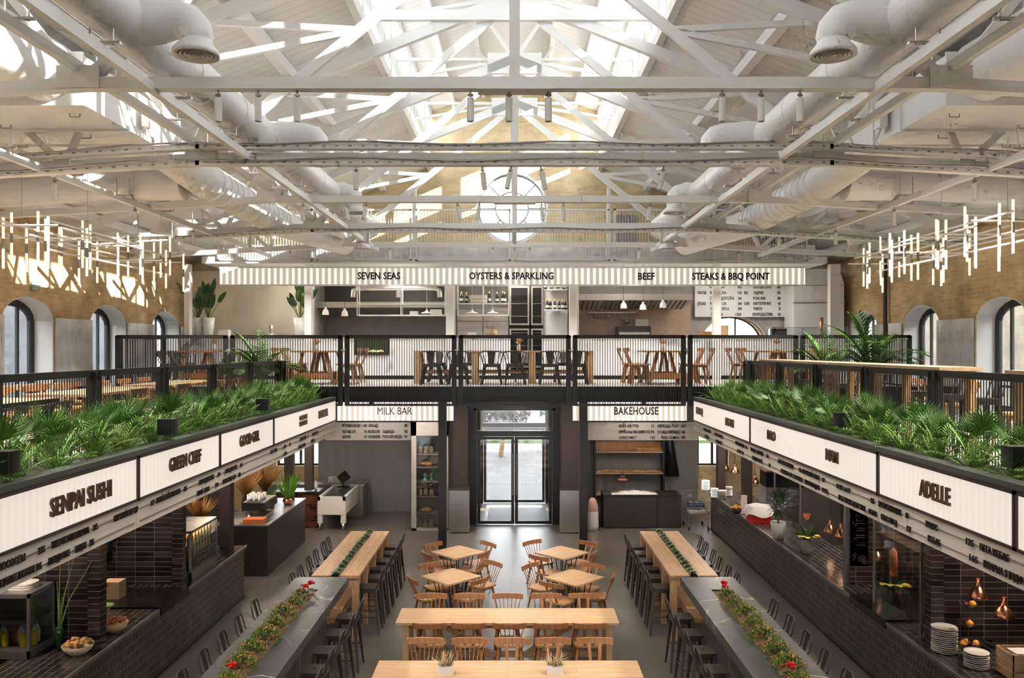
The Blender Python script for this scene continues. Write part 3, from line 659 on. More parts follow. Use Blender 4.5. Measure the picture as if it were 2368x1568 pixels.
def menuside(s, y0, y1, rows, lab):
    X = s*XS
    r = thing('menu_board', lab, 'menu board', (X,(y0+y1)/2,EYE-1.75), group='menu boards under the lit signs')
    MB().box(min(X+s*.01,X+s*.05),y0,EYE-1.765,max(X+s*.01,X+s*.05),y1,EYE-1.50).build('board', M['menu'], r, world=True)
    m = MB()
    for z in (-1.578,-1.700): m.box(X-.0015 if s > 0 else X-.011,y0+.05,EYE+z,X+.011 if s > 0 else X+.0015,y1-.05,EYE+z+.003)
    m.build('rule_line', M['steeld'], r, world=True)
    u = (0,1,0) if s < 0 else (0,-1,0); m = MB()
    for z, px0, px1, body in rows:
        ya = F*XS/abs(CX-px0); yb = F*XS/abs(CX-px1)
        m.text(body, .052, abs(yb-ya), (X-s*.004, ya, EYE+(-1.60 if z == 1 else -1.72)), u, (0,0,1), .008, .0015)
    m.build('lettering', M['letter'], r, world=True)
menuside(-1, 3.5, 8.06, [(1,-90,57,'ФІЛА РОЛ З ЛОСОСЕМ'),(1,87,103,'295'),(1,118,205,'УНАГІ РОЛ З ОПІВСЬКИМ ФІЛА'),(1,214,225,'315'),(1,262,318,'ЗАПЕЧЕНИЙ СЕМГ СИР'),(2,-120,78,'ЗАПЕЧЕНИЙ ФІЛАДЕЛ З ОГІРКОМ І ЛОСОСЕМ'),(2,82,95,'385'),(2,110,160,'АВОКАДО РОЛ З'),(2,172,198,'ТУНЦЕМ'),(2,206,216,'315')], 'cream menu board with black rows under the nearest left sign')
menuside(-1, 8.07, 12.6, [(1,348,356,'87'),(1,360,416,'АНГЛІЙСЬКИЙ БУРГЕР БОУЛ'),(1,425,432,'85'),(1,460,494,'КУКУРУДЗА БОУЛ'),(1,503,509,'95'),(1,520,548,'СУПИ ДЛЯ СЕБЕ'),(1,555,560,'85'),(2,455,468,'ЯЛОВИЙ'),(2,471,484,'СМАК'),(2,497,504,'90'),(2,514,545,'СУПИ СУПЕР СЕТ'),(2,551,556,'85'),(1,625,631,'СИР')], 'cream menu board under the middle signs of the left gallery')
menuside(-1, 12.61, 17.0, [(1,633,640,'КАВА'),(1,656,661,'60'),(1,668,672,'45'),(1,693,708,'ЕСПРЕСО МІНІ'),(1,711,713,'2'),(1,722,735,'МОКА 45'),(2,655,663,'65'),(2,690,706,'ЛАТЕ МІНІ'),(2,719,727,'ЧАЙ 4')], 'cream menu board under the far sign of the left gallery')
menuside(1, 8.36, 17.0, [(1,1628,1644,'ПАСТА БОЛО'),(1,1653,1672,'ПАСТА КАРБОНАРА'),(1,1701,1722,'РАВІОЛІ ЗІ ШПИНАТ'),(1,1724,1728,'95'),(1,1736,1765,'ТАЛЬЯТЕЛЕ З ГРИБАМИ'),(1,1773,1778,'125'),(1,1800,1835,'БАО САМ З КРЕВЕТКОЮ'),(1,1848,1853,'98'),(1,1856,1896,'ВОНТОН ЯКИЙ З КРЕВЕТ'),(1,1902,1908,'87'),(1,1935,1967,'50 ПП / 60 ГР'),(2,1631,1640,'ПІЦА'),(2,1656,1670,'ПІЦА ПЕПЕ'),(2,1705,1720,'СУП 90'),(2,1740,1763,'СУП ДНЯ ВЕЛИКИЙ'),(2,1778,1782,'70'),(2,1806,1857,'ЛОКШИНА РИС З КУРКОЮ'),(2,1861,1896,'ТОФУ МОРЕПРОДУКТИ'),(2,1902,1915,'115/125'),(2,1940,2002,'КУСА У ЯПОНСЬКОМУ СТИЛІ')], 'long cream menu board under the far and middle signs of the right gallery')
menuside(1, 3.8, 8.35, [(2,2010,2029,'105/205'),(1,2015,2023,'125'),(1,2032,2084,'ХРУСТКІ БАКЛАЖАНИ'),(1,2095,2102,'87'),(2,2038,2075,'СИБАС СПРЕД'),(2,2098,2108,'127'),(1,2141,2169,'ХУМУС'),(1,2235,2252,'125'),(1,2267,2334,'ПІТА КЕБАБ'),(2,2147,2176,'КЕБАБ'),(2,2243,2262,'165'),(2,2276,2400,'ШВАРМА З ІНДИЧКОЮ')], 'cream menu board with large black rows under the nearest right sign')
def frontsign(x0, x1, z0, z1, Y, texts, mtl, lab, mt=True):
    r = thing('lit_sign_panel', lab, 'sign', ((x0+x1)/2,Y,z0))
    MB().box(x0,Y,z0,x1,Y+.12,z1).build('backlit_face', mtl, r, world=True)
    MB().box(x0-.01,Y-.01,z1,x1+.01,Y+.13,z1+.03).box(x0-.01,Y-.01,z0-.03,x1+.01,Y+.13,z0).build('edge_strip', M['white'] if mt else M['brown'], r, world=True)
    for body, a, b, c in texts:
        cap = .17
        MB().text(body, cap, PX(b,Y)-PX(a,Y), (PX(a,Y),Y-.02,PZ(c,Y)-cap/2), (1,0,0),(0,0,1),.02,0 if 'M' in body else .006).build('lettering', M['letter'], r, world=True)
YS = 20.6
frontsign(PX(508,YS),PX(1862,YS),PZ(658,YS),PZ(620,YS),YS,[('SEVEN SEAS',827,926,638),('OYSTERS & SPARKLING',1085,1280,638),('BEEF',1475,1514,639),('STEAKS & BBQ POINT',1600,1779,639)],M['signU'],'very long lit sign with vertical light stripes over the upper kitchens')
YM = 18.7
frontsign(PX(780,YM),PX(1048,YM),PZ(973,YM),PZ(930,YM),YM,[('MILK BAR',873,953,950)],M['signX'],'striped lit sign under the deck to the left of the entrance',False)
frontsign(PX(1325,YM),PX(1588,YM),PZ(973,YM),PZ(930,YM),YM,[('BAKEHOUSE',1420,1522,950)],M['signX'],'striped lit sign under the deck to the right of the entrance',False)
def menufront(px0, px1, py0, py1, Y, rows, cap, lab):
    x0, x1, z0, z1 = PX(px0,Y), PX(px1,Y), PZ(py1,Y), PZ(py0,Y)
    r = thing('menu_board', lab, 'menu board', ((x0+x1)/2,Y,z0))
    MB().box(x0,Y,z0,x1,Y+.05,z1).build('board', M['menu'] if cap < .075 else M['whitem'], r, world=True)
    m = MB(); t = MB()
    for a, b, c, body in rows:
        t.text(body, cap, PX(b,Y)-PX(a,Y), (PX(a,Y),Y-.006,PZ(c,Y)-cap/2),(1,0,0),(0,0,1),.008,.0015)
        m.box(x0+.1,Y-.003,PZ(c,Y)-.003,x1-.1,Y-.001,PZ(c,Y))
    t.build('lettering', M['letter'], r, world=True)
    if cap < .075:
        for x in (x0+.3,x1-.3): MB().beam((x,Y+.03,z1),(x,Y+.03,3.72),.02,.02).build('hanger', M['black'], r, world=True)
    return r
menufront(752,949,977,1018,YM,[(790,834,984,"VICTORIA'S SECRET"),(839,848,984,'135'),(853,875,984,'БЛОНДІ'),(936,942,984,'85'),(792,823,998,'RED VELVET'),(842,849,998,'95'),(852,879,998,'МІЛКШЕЙК'),(885,912,998,'ЛАВАНДА'),(935,942,998,'95'),(792,811,1010,'БРАУНІ'),(842,849,1010,'99'),(852,880,1010,'МІЛКШЕЙК'),(885,930,1010,'ПОПКОРН ФАДЖ'),(935,942,1010,'99')],.062,'cream menu board under the striped sign left of the entrance')
menufront(1360,1615,977,1018,YM,[(1431,1477,985,'BREAD & BUTTER'),(1506,1513,985,'55'),(1520,1570,985,'АВОКАДО-ТОСТ'),(1575,1585,985,'160'),(1431,1503,999,'КРУАСАН & МАСКАРПОНЕ'),(1505,1513,999,'95'),(1520,1584,999,'DOUBLE АВОКАДО +85'),(1431,1472,1012,'CHEESY MELT'),(1504,1514,1012,'165'),(1529,1570,1012,'WILD SALMON'),(1574,1584,1012,'+95')],.062,'cream menu board under the striped sign right of the entrance')
menufront(1607,1821,655,733,23.3,[(1641,1675,664,'М ЯЧКИ'),(1706,1715,664,'450'),(1742,1784,664,'ЗАПЕЧЕНЕ КУРЧА'),(1796,1804,664,'390'),(1613,1633,677,'STARTERS'),(1641,1680,677,'ЯЙЦЯ USA'),(1706,1715,677,'150'),(1721,1730,677,'BBQ'),(1743,1766,677,'ІНДИЧКА'),(1797,1805,677,'360'),(1641,1698,690,'СТЕК ТЕНДЕРЛОЇНА'),(1706,1715,690,'240'),(1742,1770,690,'PORK RIBS'),(1797,1805,690,'290'),(1613,1632,702,'STEAKS'),(1642,1680,702,'РІБАЙ UA'),(1706,1715,702,'380'),(1721,1733,702,'SIDES'),(1742,1783,702,'КАРТОПЛЯ ФРІ'),(1799,1805,702,'45'),(1643,1686,714,'НЬЮ ЙОРК ЮН UA'),(1706,1715,714,'390'),(1742,1762,714,'ТОМАТИ'),(1800,1805,714,'70'),(1644,1671,727,'СТЕЙК А'),(1701,1714,727,'1300'),(1740,1787,727,'КУКУРУДЗА ГРИЛЬ'),(1799,1805,727,'60')],.08,'large pale price board on the back wall of the grill kitchen')
# corrugated sheets between the side arches
for s, nm in ((-1,'left'),(1,'right')):
    for k in range(7):
        a = ARCH[k][1] if k < 7 else 0; b = ARCH[k+1][0] if k < 6 else YB
        m = MB(); z0 = ZS if b < YF+2 else ZD; z1 = EYE+.62; n = int((b-a)/.019); vs = []
        for i in range(n+1):
            y = a+(b-a)*i/n; x = s*(W-.045+.016*math.sin(2*math.pi*(y)/.076)); vs += [(x,y,z0),(x,y,z1)]
        m.add(vs, [(2*i,2*i+1,2*i+3,2*i+2) for i in range(n)], True)
        vs2 = [(x+s*.02,y,z) for x,y,z in vs]; m.add(vs2, [(2*i,2*i+2,2*i+3,2*i+1) for i in range(n)], True)
        m.build('corrugated_sheet', M['galv'], label='corrugated galvanised wall sheet on the %s wall, %s pier from the camera end' % (nm,ORD[k]), cat='wall cladding', group='corrugated wall sheets')
# down pipe on the right wall, exit signs
MB().tube((W-.1,20.4,ZD),(W-.1,20.4,EYE+2.3),.05,n=10).build('down_pipe', M['brown'], label='thin brown pipe down the right brick wall', cat='pipe')
for x, y, Y, s, lab in ((54,662,15.9,-1,'small green sign on the left brick wall'),):
    r = thing('exit_sign', lab, 'sign', (s*(W-.04),Y,EYE+1.15)); MB().box(s*(W-.02)-.02,Y-.13,EYE+1.12,s*(W-.02)+.02,Y+.13,EYE+1.32).build('panel', mat('pale green sign',(.30,.42,.33),.5), r, world=True)
    m = MB()
    for k in range(4): m.box(-W+.041,Y-.1,EYE+1.15+.04*k,-W+.045,Y+.1,EYE+1.165+.04*k)
    m.build('print_rows', M['labelw'], r, world=True)
# ------------------------------------------------------------ upper kitchens
KY = 21.3
for x0, x1 in ((429,441),(706,722),(1032,1050),(1316,1334),(1648,1665),(1917,1940)):
    MB().box(PX(x0,21),20.9,ZD+.001,PX(x1,21),21.1,EYE+2.15).build('white_column', M['white'], label='square white steel column of the upper kitchens, at the %s bay' % {429:'far left',706:'second',1032:'third',1316:'fourth',1648:'fifth',1917:'far right'}[x0], cat='column', group='white columns of the upper kitchens')
struct('ceiling_kitchens', MB().box(-7.9,20.75,EYE+2.15,7.9,YB,EYE+2.32), M['white'])
r = thing('kitchen_counter', 'long white marble front counter of the upper kitchens', 'counter', (-1,KY,ZD), group=None)
MB().box(PX(420,KY),KY,ZD+.1,PX(1180,KY),KY+.6,EYE+.24).box(PX(1255,KY),KY,ZD+.1,PX(1900,KY),KY+.6,EYE+.24).build('marble_front', M['marblew'], r, world=True)
MB().box(PX(418,KY),KY-.03,EYE+.24,PX(1180,KY),KY+.65,EYE+.28).box(PX(1255,KY),KY-.03,EYE+.24,PX(1902,KY),KY+.65,EYE+.28).build('worktop', M['whitem'], r, world=True)
MB().box(PX(420,KY),KY+.04,ZD,PX(1900,KY),KY+.5,ZD+.1).build('plinth', M['black'], r, world=True)
# oven in the counter front
r = thing('wood_oven', 'black framed oven window with a glowing base set in the marble counter', 'oven', (PX(860,KY),KY-.06,EYE-.3))
MB().box(PX(820,KY),KY-.06,PZ(821,KY),PX(901,KY),KY-.002,PZ(781,KY)).build('frame', M['black'], r, world=True)
MB().box(PX(825,KY),KY-.066,PZ(817,KY),PX(896,KY),KY-.061,PZ(786,KY)).build('glass', mat('green oven glass',(.05,.065,.04),.1), r, world=True)
m = MB()
for k in range(9): m.tube((PX(850+4*k,KY),KY-.075,PZ(814-(k%3),KY)),(PX(856+4*k,KY),KY-.075,PZ(812-(k%4),KY)),.012,n=6)
m.build('glow', M['ovenglow'], r, world=True)
struct('wall_kitchen_back', MB().plate([[(PX(426,23.4),ZD),(PX(1950,23.4),ZD),(PX(1950,23.4),EYE+2.15),(PX(426,23.4),EYE+2.15)],[(AW[0]-AW[2],ZD+.9)]+[(AW[0]-AW[2]*math.cos(math.pi*i/20),AW[1]+.85*math.sin(math.pi*i/20)) for i in range(21)]+[(AW[0]+AW[2],ZD+.9)]],.1,(0,23.5,0),(1,0,0),(0,0,1)), M['kwall'])
struct('wall_kitchen_lining', MB().box(PX(445,23),22.9,ZD,PX(706,23),23,EYE+2.15), M['beige'])
struct('wall_grill_lining', MB().box(PX(1336,23),23.2,EYE+.3,PX(1600,23),23.28,PZ(706,23)), M['kwarm'])
for k, x in enumerate((724,1048,1334)):
    X = PX(x,22); struct('wall_kitchen_partition_%d' % k, MB().box(X-.05,21.97,ZD,X+.05,23.4,EYE+2.15), M['kwall'])
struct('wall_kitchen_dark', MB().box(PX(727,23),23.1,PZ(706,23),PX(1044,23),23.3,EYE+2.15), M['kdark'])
# extraction hoods
def hood(x0, x1, y0, y1, Y, lab, fs=True):
    r = thing('extraction_hood', lab, 'hood', ((PX(x0,Y)+PX(x1,Y))/2,Y,PZ(y1,Y)))
    a, b, z0, z1 = PX(x0,Y), PX(x1,Y), PZ(y1,Y), PZ(y0,Y); zm = z0+(z1-z0)*.55
    MB().add([(a,Y,zm),(b,Y,zm),(b,Y,z1),(a,Y,z1),(a+.15,Y+.9,z0),(b-.15,Y+.9,z0),(b,Y+.95,z1),(a,Y+.95,z1)],[(0,1,2,3),(4,5,1,0),(3,2,6,7),(0,3,7,4),(1,5,6,2),(7,6,5,4)]).build('canopy', M['steel'], r, world=True)
    m = MB(); n = int((b-a)/.14)
    for k in range(n):
        t = (k+.5)/n; x = a+.1+(b-a-.2)*t; m.beam((x,Y+.03,zm-.01),(x,Y+.8,z0+.02),.05,.015)
    if fs: m.build('filter_slats', M['kdark'], r, world=True)
    return r
hood(726,1030,698,728,22.2,'steel extraction hood over the left kitchen bay',False)
MB().box(PX(1360,22.95),22.9,PZ(724,22.95),PX(1470,22.95),22.92,PZ(722,22.95)).build('hook_rail', M['steel'], label='thin steel hook rail with pans on the warm grill kitchen wall', cat='rail')
hood(1336,1602,680,712,22.0,'wide steel extraction hood over the grill kitchen')
r = thing('vent_pipe', 'shiny curved vent pipe above the left kitchen hood', 'pipe', (PX(900,21.9),21.9,EYE+1.4))
MB().path([(PX(817,21.9),21.9,PZ(688,21.9)),(PX(818,21.9),21.9,PZ(672,21.9)),(PX(826,21.9),21.9,PZ(667,21.9)),(PX(1008,21.9),21.9,PZ(667,21.9)),(PX(1016,21.9),21.9,PZ(672,21.9)),(PX(1017,21.9),21.9,PZ(688,21.9))],.075,12).tube((PX(921,21.9),21.9,PZ(667,21.9)),(PX(921,21.9),21.9,PZ(688,21.9)),.07,n=12).build('pipe', M['steel'], r, world=True)
# hanging shelf frames
def shelfframe(x0, x1, yt, ym, yb, Y, lab):
    r = thing('hanging_shelf', lab, 'shelf', ((PX(x0,Y)+PX(x1,Y))/2,Y,PZ(yb,Y))); a, b = PX(x0,Y), PX(x1,Y); m = MB()
    for x in (a,b,(a+b)/2):
        for dy in (0,.3): m.beam((x,Y+dy,PZ(yb,Y)),(x,Y+dy,PZ(yt,Y)),.025,.025)
    m.build('uprights', M['white'], r, world=True)
    for z in (PZ(ym,Y),PZ(yb,Y)): MB().box(a,Y-.01,z-.015,b,Y+.31,z+.015).build('shelf_board', M['white'], r, world=True)
shelfframe(826,1029,655,703,729,21.2,'white hanging shelf frame over the left kitchen counter')
shelfframe(1058,1176,655,702,729,21.2,'white hanging shelf frame full of bottles over the oyster bar')
# counter lamps
def lampA(kind, mt):
    r = thing('pendant_lamp', 'x', 'pendant lamp')
    if kind == 'flat': MB().lathe([(.012,.12),(.02,.08),(.05,.045),(.15,.015),(.16,0),(.14,.004)], n=24).build('shade', mt, r)
    elif kind == 'copper': MB().lathe([(.03,.24),(.034,.16),(.05,.14),(.085,.09),(.11,.03),(.112,0),(.10,.002)], n=20).build('shade', mt, r)
    else: MB().lathe([(.03,.20),(.03,.15),(.07,.11),(.085,.03),(.09,0),(.08,.002)], n=18).build('shade', mt, r)
    MB().disc((0,0,.02), .06 if kind != 'flat' else .04, 12, False).build('bulb', M['bulb'], r)
    MB().tube((0,0,.12 if kind == 'flat' else .2),(0,0,1.2 if kind != 'copper' else 1.7),.005,n=5).build('cord', M['black'] if kind != 'flat' else M['white'], r)
    return r
lf = Proto(lampA('flat',M['whitem'])); lb = Proto(lampA('b',M['whitem'])); lc = Proto(lampA('copper',M['copper'])); lk = Proto(lampA('b',M['ceramic']))
Y = 21.0
for k, x in enumerate((987,1092,1139)): lf((PX(x,Y),Y,PZ(725,Y)),0,'flat white pendant lamp over the seafood counter, %s from the left' % ORD[k],'flat white pendants')
for k, x in enumerate((1442,1487,1533)): lb((PX(x,Y),Y,PZ((713,716,711)[k],Y)),0,'small steel blue pendant lamp before the grill hood, %s from the left' % ORD[k],'grill pendants')
for k, x in enumerate((753,797)): lk((PX(x,Y),Y,PZ((728,731)[k],Y)),0,'ribbed pale pendant lamp near the left kitchen column, %s from the left' % ORD[k],'ribbed pendants')
# refrigerators behind the oyster bar
Y = 22.4
r = thing('steel_refrigerator', 'steel double door refrigerator behind the oyster bar', 'refrigerator', (PX(1118,Y),Y,ZD))
MB().box(PX(1056,Y),Y,ZD,PX(1176,Y),Y+.7,PZ(712,Y)).build('body', M['steeld'], r, world=True)
for a, b in ((1058,1115),(1118,1174)):
    MB().box(PX(a,Y),Y-.03,ZD+.1,PX(b,Y),Y,PZ(744,Y)).build('door', M['steel'], r, world=True); MB().box(PX(a,Y),Y-.03,PZ(742,Y),PX(b,Y),Y,PZ(716,Y)).build('top_panel', M['steel'], r, world=True)
for x0, x1, q in ((1178,1224,'left'),(1228,1256,'right')):
    r = thing('wine_refrigerator', 'tall dark glass wine refrigerator, the %s one of the pair behind the oyster bar' % q, 'refrigerator', (PX((x0+x1)/2,Y),Y,ZD), group='wine refrigerators')
    MB().box(PX(x0,Y),Y,ZD,PX(x1,Y),Y+.7,PZ(660,Y)).build('body', M['screen'], r, world=True)
    f = MB()
    for ya, yb in ((662,752),(760,850)): f.plate([[(PX(x0,Y),PZ(yb,Y)),(PX(x1,Y),PZ(yb,Y)),(PX(x1,Y),PZ(ya,Y)),(PX(x0,Y),PZ(ya,Y))],[(PX(x0+4,Y),PZ(yb-4,Y)),(PX(x1-4,Y),PZ(yb-4,Y)),(PX(x1-4,Y),PZ(ya+4,Y)),(PX(x0+4,Y),PZ(ya+4,Y))]],.04,(0,Y-.02,0),(1,0,0),(0,0,1))
    f.build('door_frame', M['steel'], r, world=True)
    f = MB()
    for yy in (703,732,770,800): f.box(PX(x0+4,Y),Y-.015,PZ(yy,Y),PX(x1-4,Y),Y-.005,PZ(yy,Y)+.015)
    f.build('shelf', M['steeld'], r, world=True)
r = thing('bottle_shelf', 'white curved wall shelves with champagne bottles', 'shelf', (PX(1285,22.2),22.2,PZ(720,22.2)))
Y = 22.2
for yy in (719,672): MB().lathe([(.01,0),(.33,0),(.33,.03),(.01,.03)],(PX(1286,Y),Y,PZ(yy,Y)),24,1,.7).build('shelf_board', M['white'], r, world=True)
MB().box(PX(1256,Y),Y+.25,PZ(775,Y),PX(1314,Y),Y+.3,EYE+2.1).build('back_panel', M['whitem'], r, world=True)
def bottle():
    r = thing('champagne_bottle', 'x', 'bottle')
    MB().lathe([(.001,0),(.042,0),(.044,.02),(.044,.15),(.035,.20),(.016,.25),(.015,.26)], n=12).build('glass_body', M['bglass'], r)
    MB().lathe([(.018,.235),(.016,.30),(.001,.305)], n=10).build('foil_cap', M['foil'], r)
    MB().lathe([(.0448,.05),(.0448,.12)], n=12).build('label', M['labelw'], r)
    return r
bt = Proto(bottle()); bi = 0
for xs_, z, Yb, wh in (((1266,1273,1283,1293,1301,1308),PZ(719,22.2)+.03,22.1,'the curved white shelf'),((1262,1275,1290,1304),PZ(672,22.2)+.03,22.1,'the upper curved shelf'),((1067,1078,1131,1149,1162,1167),PZ(702,21.35)+.016,21.35,'the hanging shelf frame'),):
    for k, x in enumerate(xs_):
        bt((PX(x,Yb),Yb+.05*(k % 2),z),0,'dark champagne bottle with gold neck on %s, %s from the left' % (wh,ORD[k]),'champagne bottles',.95 if k % 2 else 1)
for k, (x0,x1,y0,y1) in enumerate(((1086,1126,683,692),(1090,1125,693,700),(948,968,720,728),(995,1022,716,728))):
    MB().rbox((PX((x0+x1)/2,21.35),21.35,PZ(y1,21.35)),(PX(x1,21.35)-PX(x0,21.35),.22,PZ(y0,21.35)-PZ(y1,21.35)),.02).build('ice_tub', M['ceramic'], label=['white tub stacked above another on the bottle shelf','white tub at the bottom of the stack on the bottle shelf','small white bowl on the left hanging shelf','larger white tray on the left hanging shelf'][k], cat='tub')
# grill kitchen bits
r = thing('charcoal_grill', 'black grill station with pans stacked on it in the right kitchen', 'grill', (PX(1467,22.3),22.3,ZD))
Y = 22.3
MB().box(PX(1428,Y),Y,ZD,PX(1505,Y),Y+.6,PZ(755,Y)).build('body', M['black'], r, world=True); MB().box(PX(1432,Y),Y-.02,PZ(774,Y),PX(1502,Y),Y,PZ(768,Y)).build('trim_bar', M['steel'], r, world=True)
MB().box(PX(1470,Y),Y+.05,PZ(754,Y),PX(1500,Y),Y+.4,PZ(738,Y)).build('tray_stack', M['steeld'], r, world=True)
for k, (x, y) in enumerate(((1377,736),(1396,731),(1406,735),(1440,742),(1450,748))):
    r = thing('saucepan', 'dark saucepan hanging or standing by the grill, %s from the left' % ORD[k], 'pan', (PX(x,22.9),22.9,PZ(y,22.9)), group='saucepans of the grill kitchen')
    MB().lathe([(.001,0),(.065,0),(.07,.09),(.062,.09),(.06,.01),(.001,.01)],n=16).build('pan_body', M['steeld'], r); MB().beam((0,0,.08),(-.03,0,.22),.015,.008).build('pan_handle', M['steel'], r)
# right end: white tank duct, glass case
r = thing('white_air_handler', 'tall white panelled air unit behind the right end of the counter', 'air unit', (PX(1890,22.5),22.5,ZD)); Y = 22.5
MB().box(PX(1836,Y),Y,ZD,PX(1952,Y),Y+.8,PZ(655,Y)).add([(PX(1836,Y),Y,PZ(655,Y)),(PX(1952,Y),Y,PZ(655,Y)),(PX(1952,Y),Y+.8,PZ(655,Y)),(PX(1836,Y),Y+.8,PZ(655,Y)),(PX(1866,Y),Y,PZ(622,Y)),(PX(1940,Y),Y,PZ(622,Y)),(PX(1940,Y),Y+.8,PZ(622,Y)),(PX(1866,Y),Y+.8,PZ(622,Y))],[(0,1,5,4),(1,2,6,5),(2,3,7,6),(3,0,4,7),(4,5,6,7)]).build('casing', M['whitem'], r, world=True)
for yy in (661,701): MB().box(PX(1834,Y),Y-.02,PZ(yy,Y),PX(1954,Y),Y+.02,PZ(yy,Y)+.02).build('seam_bar', M['steel'], r, world=True)
r = thing('glass_display_case', 'low glass display case on the right end of the counter', 'display case', (PX(1860,KY),KY+.1,EYE+.28))
MB().box(PX(1785,KY),KY+.05,EYE+.28,PX(1935,KY),KY+.5,EYE+.33).build('base_tray', M['steel'], r, world=True)
MB().box(PX(1785,KY),KY+.05,EYE+.33,PX(1935,KY),KY+.06,EYE+.55).box(PX(1785,KY),KY+.05,EYE+.55,PX(1935,KY),KY+.5,EYE+.558).build('case_glass', M['glassd'], r, world=True)
for nm, x0, x1, y0, mt, lab in (('screen_back',1788,1826,760,'screen','black till screen standing on the right counter'),('stacked_boards',1668,1690,752,'cartn','brown box with tools by the arched window'),('board_pile',1622,1652,766,'chair','stack of wooden boards on the counter under the price board'),('knife_block',1905,1914,733,'copper','tall copper pepper mill on the right counter'),('white_tin',497,522,762,'whitem','low white box beside the counter planters'),('paper_stack',570,592,771,'steel','flat steel tray on the left counter'),('metal_jug',614,626,752,'steel','slim metal jug on the left counter'),('round_steamer',1122,1150,761,'basket','round bamboo steamer on the oyster bar counter'),('white_scale',1080,1101,768,'whitem','small white scale on the oyster bar counter')):
    a, b = PX(x0,KY), PX(x1,KY); c = ((a+b)/2,KY+.3,EYE+.281); h = PZ(y0,KY)-EYE-.28+.0
    m = MB()
    if nm in ('metal_jug','round_steamer','knife_block'): m.lathe([(.001,0),((b-a)/2,0),((b-a)/2*.9,h),(.001,h)],c,16)
    else: m.rbox(c,(b-a,.2,max(h,.03)),.012)
    m.build(nm.replace('screen_back','till_screen').replace('knife_block','pepper_mill').replace('stacked_boards','tool_box').replace('board_pile','cutting_boards'), M[mt], label=lab, cat=nm.split('_')[-1].replace('back','screen').replace('block','mill').replace('pile','boards').replace('boards','board'))
# walkway above the kitchens
struct('trim_walkway_edge', MB().box(-7.6,20.78,EYE+2.32,7.6,20.84,EYE+2.62), M['galv'])
for k in range(6):
    a, b = -7.55+2.5*k, -7.55+2.5*(k+1); a2, b2 = a+.05, b-.05
    r = thing('walkway_railing', 'pale barred railing of the high walkway, %s section from the left' % ORD[k], 'railing', ((a+b)/2,20.74,EYE+2.2), group='high walkway railings')
    MB().box(a2,20.72,EYE+2.22,a2+.05,20.76,EYE+3.52).box(b2-.05,20.72,EYE+2.22,b2,20.76,EYE+3.52).build('post', M['whitem'], r, world=True)
    MB().box(a2,20.72,EYE+3.48,b2,20.76,EYE+3.52).box(a2,20.72,EYE+2.22,b2,20.76,EYE+2.25).build('rail', M['whitem'], r, world=True)
    m = MB()
    for i in range(32): x = a2+.05+(b2-a2-.1)*(i+.5)/32; m.box(x-.007,20.735,EYE+2.22,x+.007,20.745,EYE+3.5)
    m.build('upright_bars', M['whitem'], r, world=True)
MB().box(PX(1420,YB),YB-.06,PZ(570,YB),PX(1472,YB),YB-.003,PZ(498,YB)).build('grey_vent_door', M['steeld'], label='grey metal door in the brick end wall right of the round window', cat='door')
for x in (958,1408): MB().box(PX(x-4,20.9),20.9,EYE+2.32,PX(x+4,20.9),21,EYE+4.1).build('white_post', M['white'], label='slim white post rising from the high walkway, %s of the round window' % ('left' if x < 1190 else 'right'), cat='post')
# ------------------------------------------------------------ ground floor rear
for x0, lab in ((1013.5,'left'),(1340,'right')):
    MB().box(PX(x0,18.45),18.45,0,PX(x0+18.5,18.45),18.63,ZD-.26).build('steel_column', M['blackwood'], label='dark steel column under the deck, %s of the entrance' % lab, cat='column')
struct('wall_fluted_left', MB().box(PX(738,YB),YB-.1,0,PX(951,YB),YB-.02,ZD-.26), M['greyfl'])
struct('wall_fluted_right', MB().box(PX(1355,YB),YB-.1,0,PX(1612,YB),YB-.02,ZD-.26), M['greyfl'])
for a, b, nm in ((-1.85,-1.22,'left'),(1.2,1.85,'right')):
    struct('wall_porch_'+nm, MB().box(a,21.34,0,b,25.2,ZD-.26), M['brown'])
struct('ceiling_porch', MB().box(-1.22,22.0,3.25,1.2,25.2,3.4), M['brown'])
struct('wall_porch_lintel', MB().box(-1.22,21.9,3.1,1.2,22.05,ZD-.26), M['black'])
# entrance: inner and outer glazed double doors
def doors(n, Y, x0, x1, z1, tz, lab):
    fr = MB().box(-1.22,Y-.03,0,x0-.07,Y+.03,tz).box(x1+.07,Y-.03,0,1.2,Y+.03,tz).box(x0-.07,Y-.05,0,x0,Y+.05,tz).box(x1,Y-.05,0,x1+.07,Y+.05,tz).box(x0-.07,Y-.05,tz-.05,x1+.07,Y+.05,tz).box(x0,Y-.05,z1,x1,Y+.05,z1+.14)
    r = struct('door_%d' % n, fr, M['black']); xm = (x0+x1)/2
    for a, b in ((x0,xm),(xm,x1)):
        l = struct('door_leaf', MB().plate([[(a+.01,.02),(b-.01,.02),(b-.01,z1-.01),(a+.01,z1-.01)],[(a+.09,.10),(b-.09,.10),(b-.09,z1-.09),(a+.09,z1-.09)]],.05,(0,Y,0),(1,0,0),(0,0,1)), M['black'], r)
        struct('pane', MB().box(a+.08,Y-.003,.1,b-.08,Y+.003,z1-.09), M['glass'], l)
        h = b-.05 if b == xm else a+.05
        struct('door_handle', MB().tube((h,Y-.08,.8),(h,Y-.08,1.9),.012,n=8).tube((h,Y-.08,.85),(h,Y,.85),.008,n=6).tube((h,Y-.08,1.85),(h,Y,1.85),.008,n=6), M['steel'], l)
    struct('transom_pane', MB().box(x0,Y-.003,z1+.14,x1,Y+.003,tz-.05), M['glass'], r)
doors(1, 21.94, PX(1103,21.94), PX(1277,21.94), 2.36, 3.1, '')
doors(2, 25.0, -.95, .93, 2.3, 3.1, '')
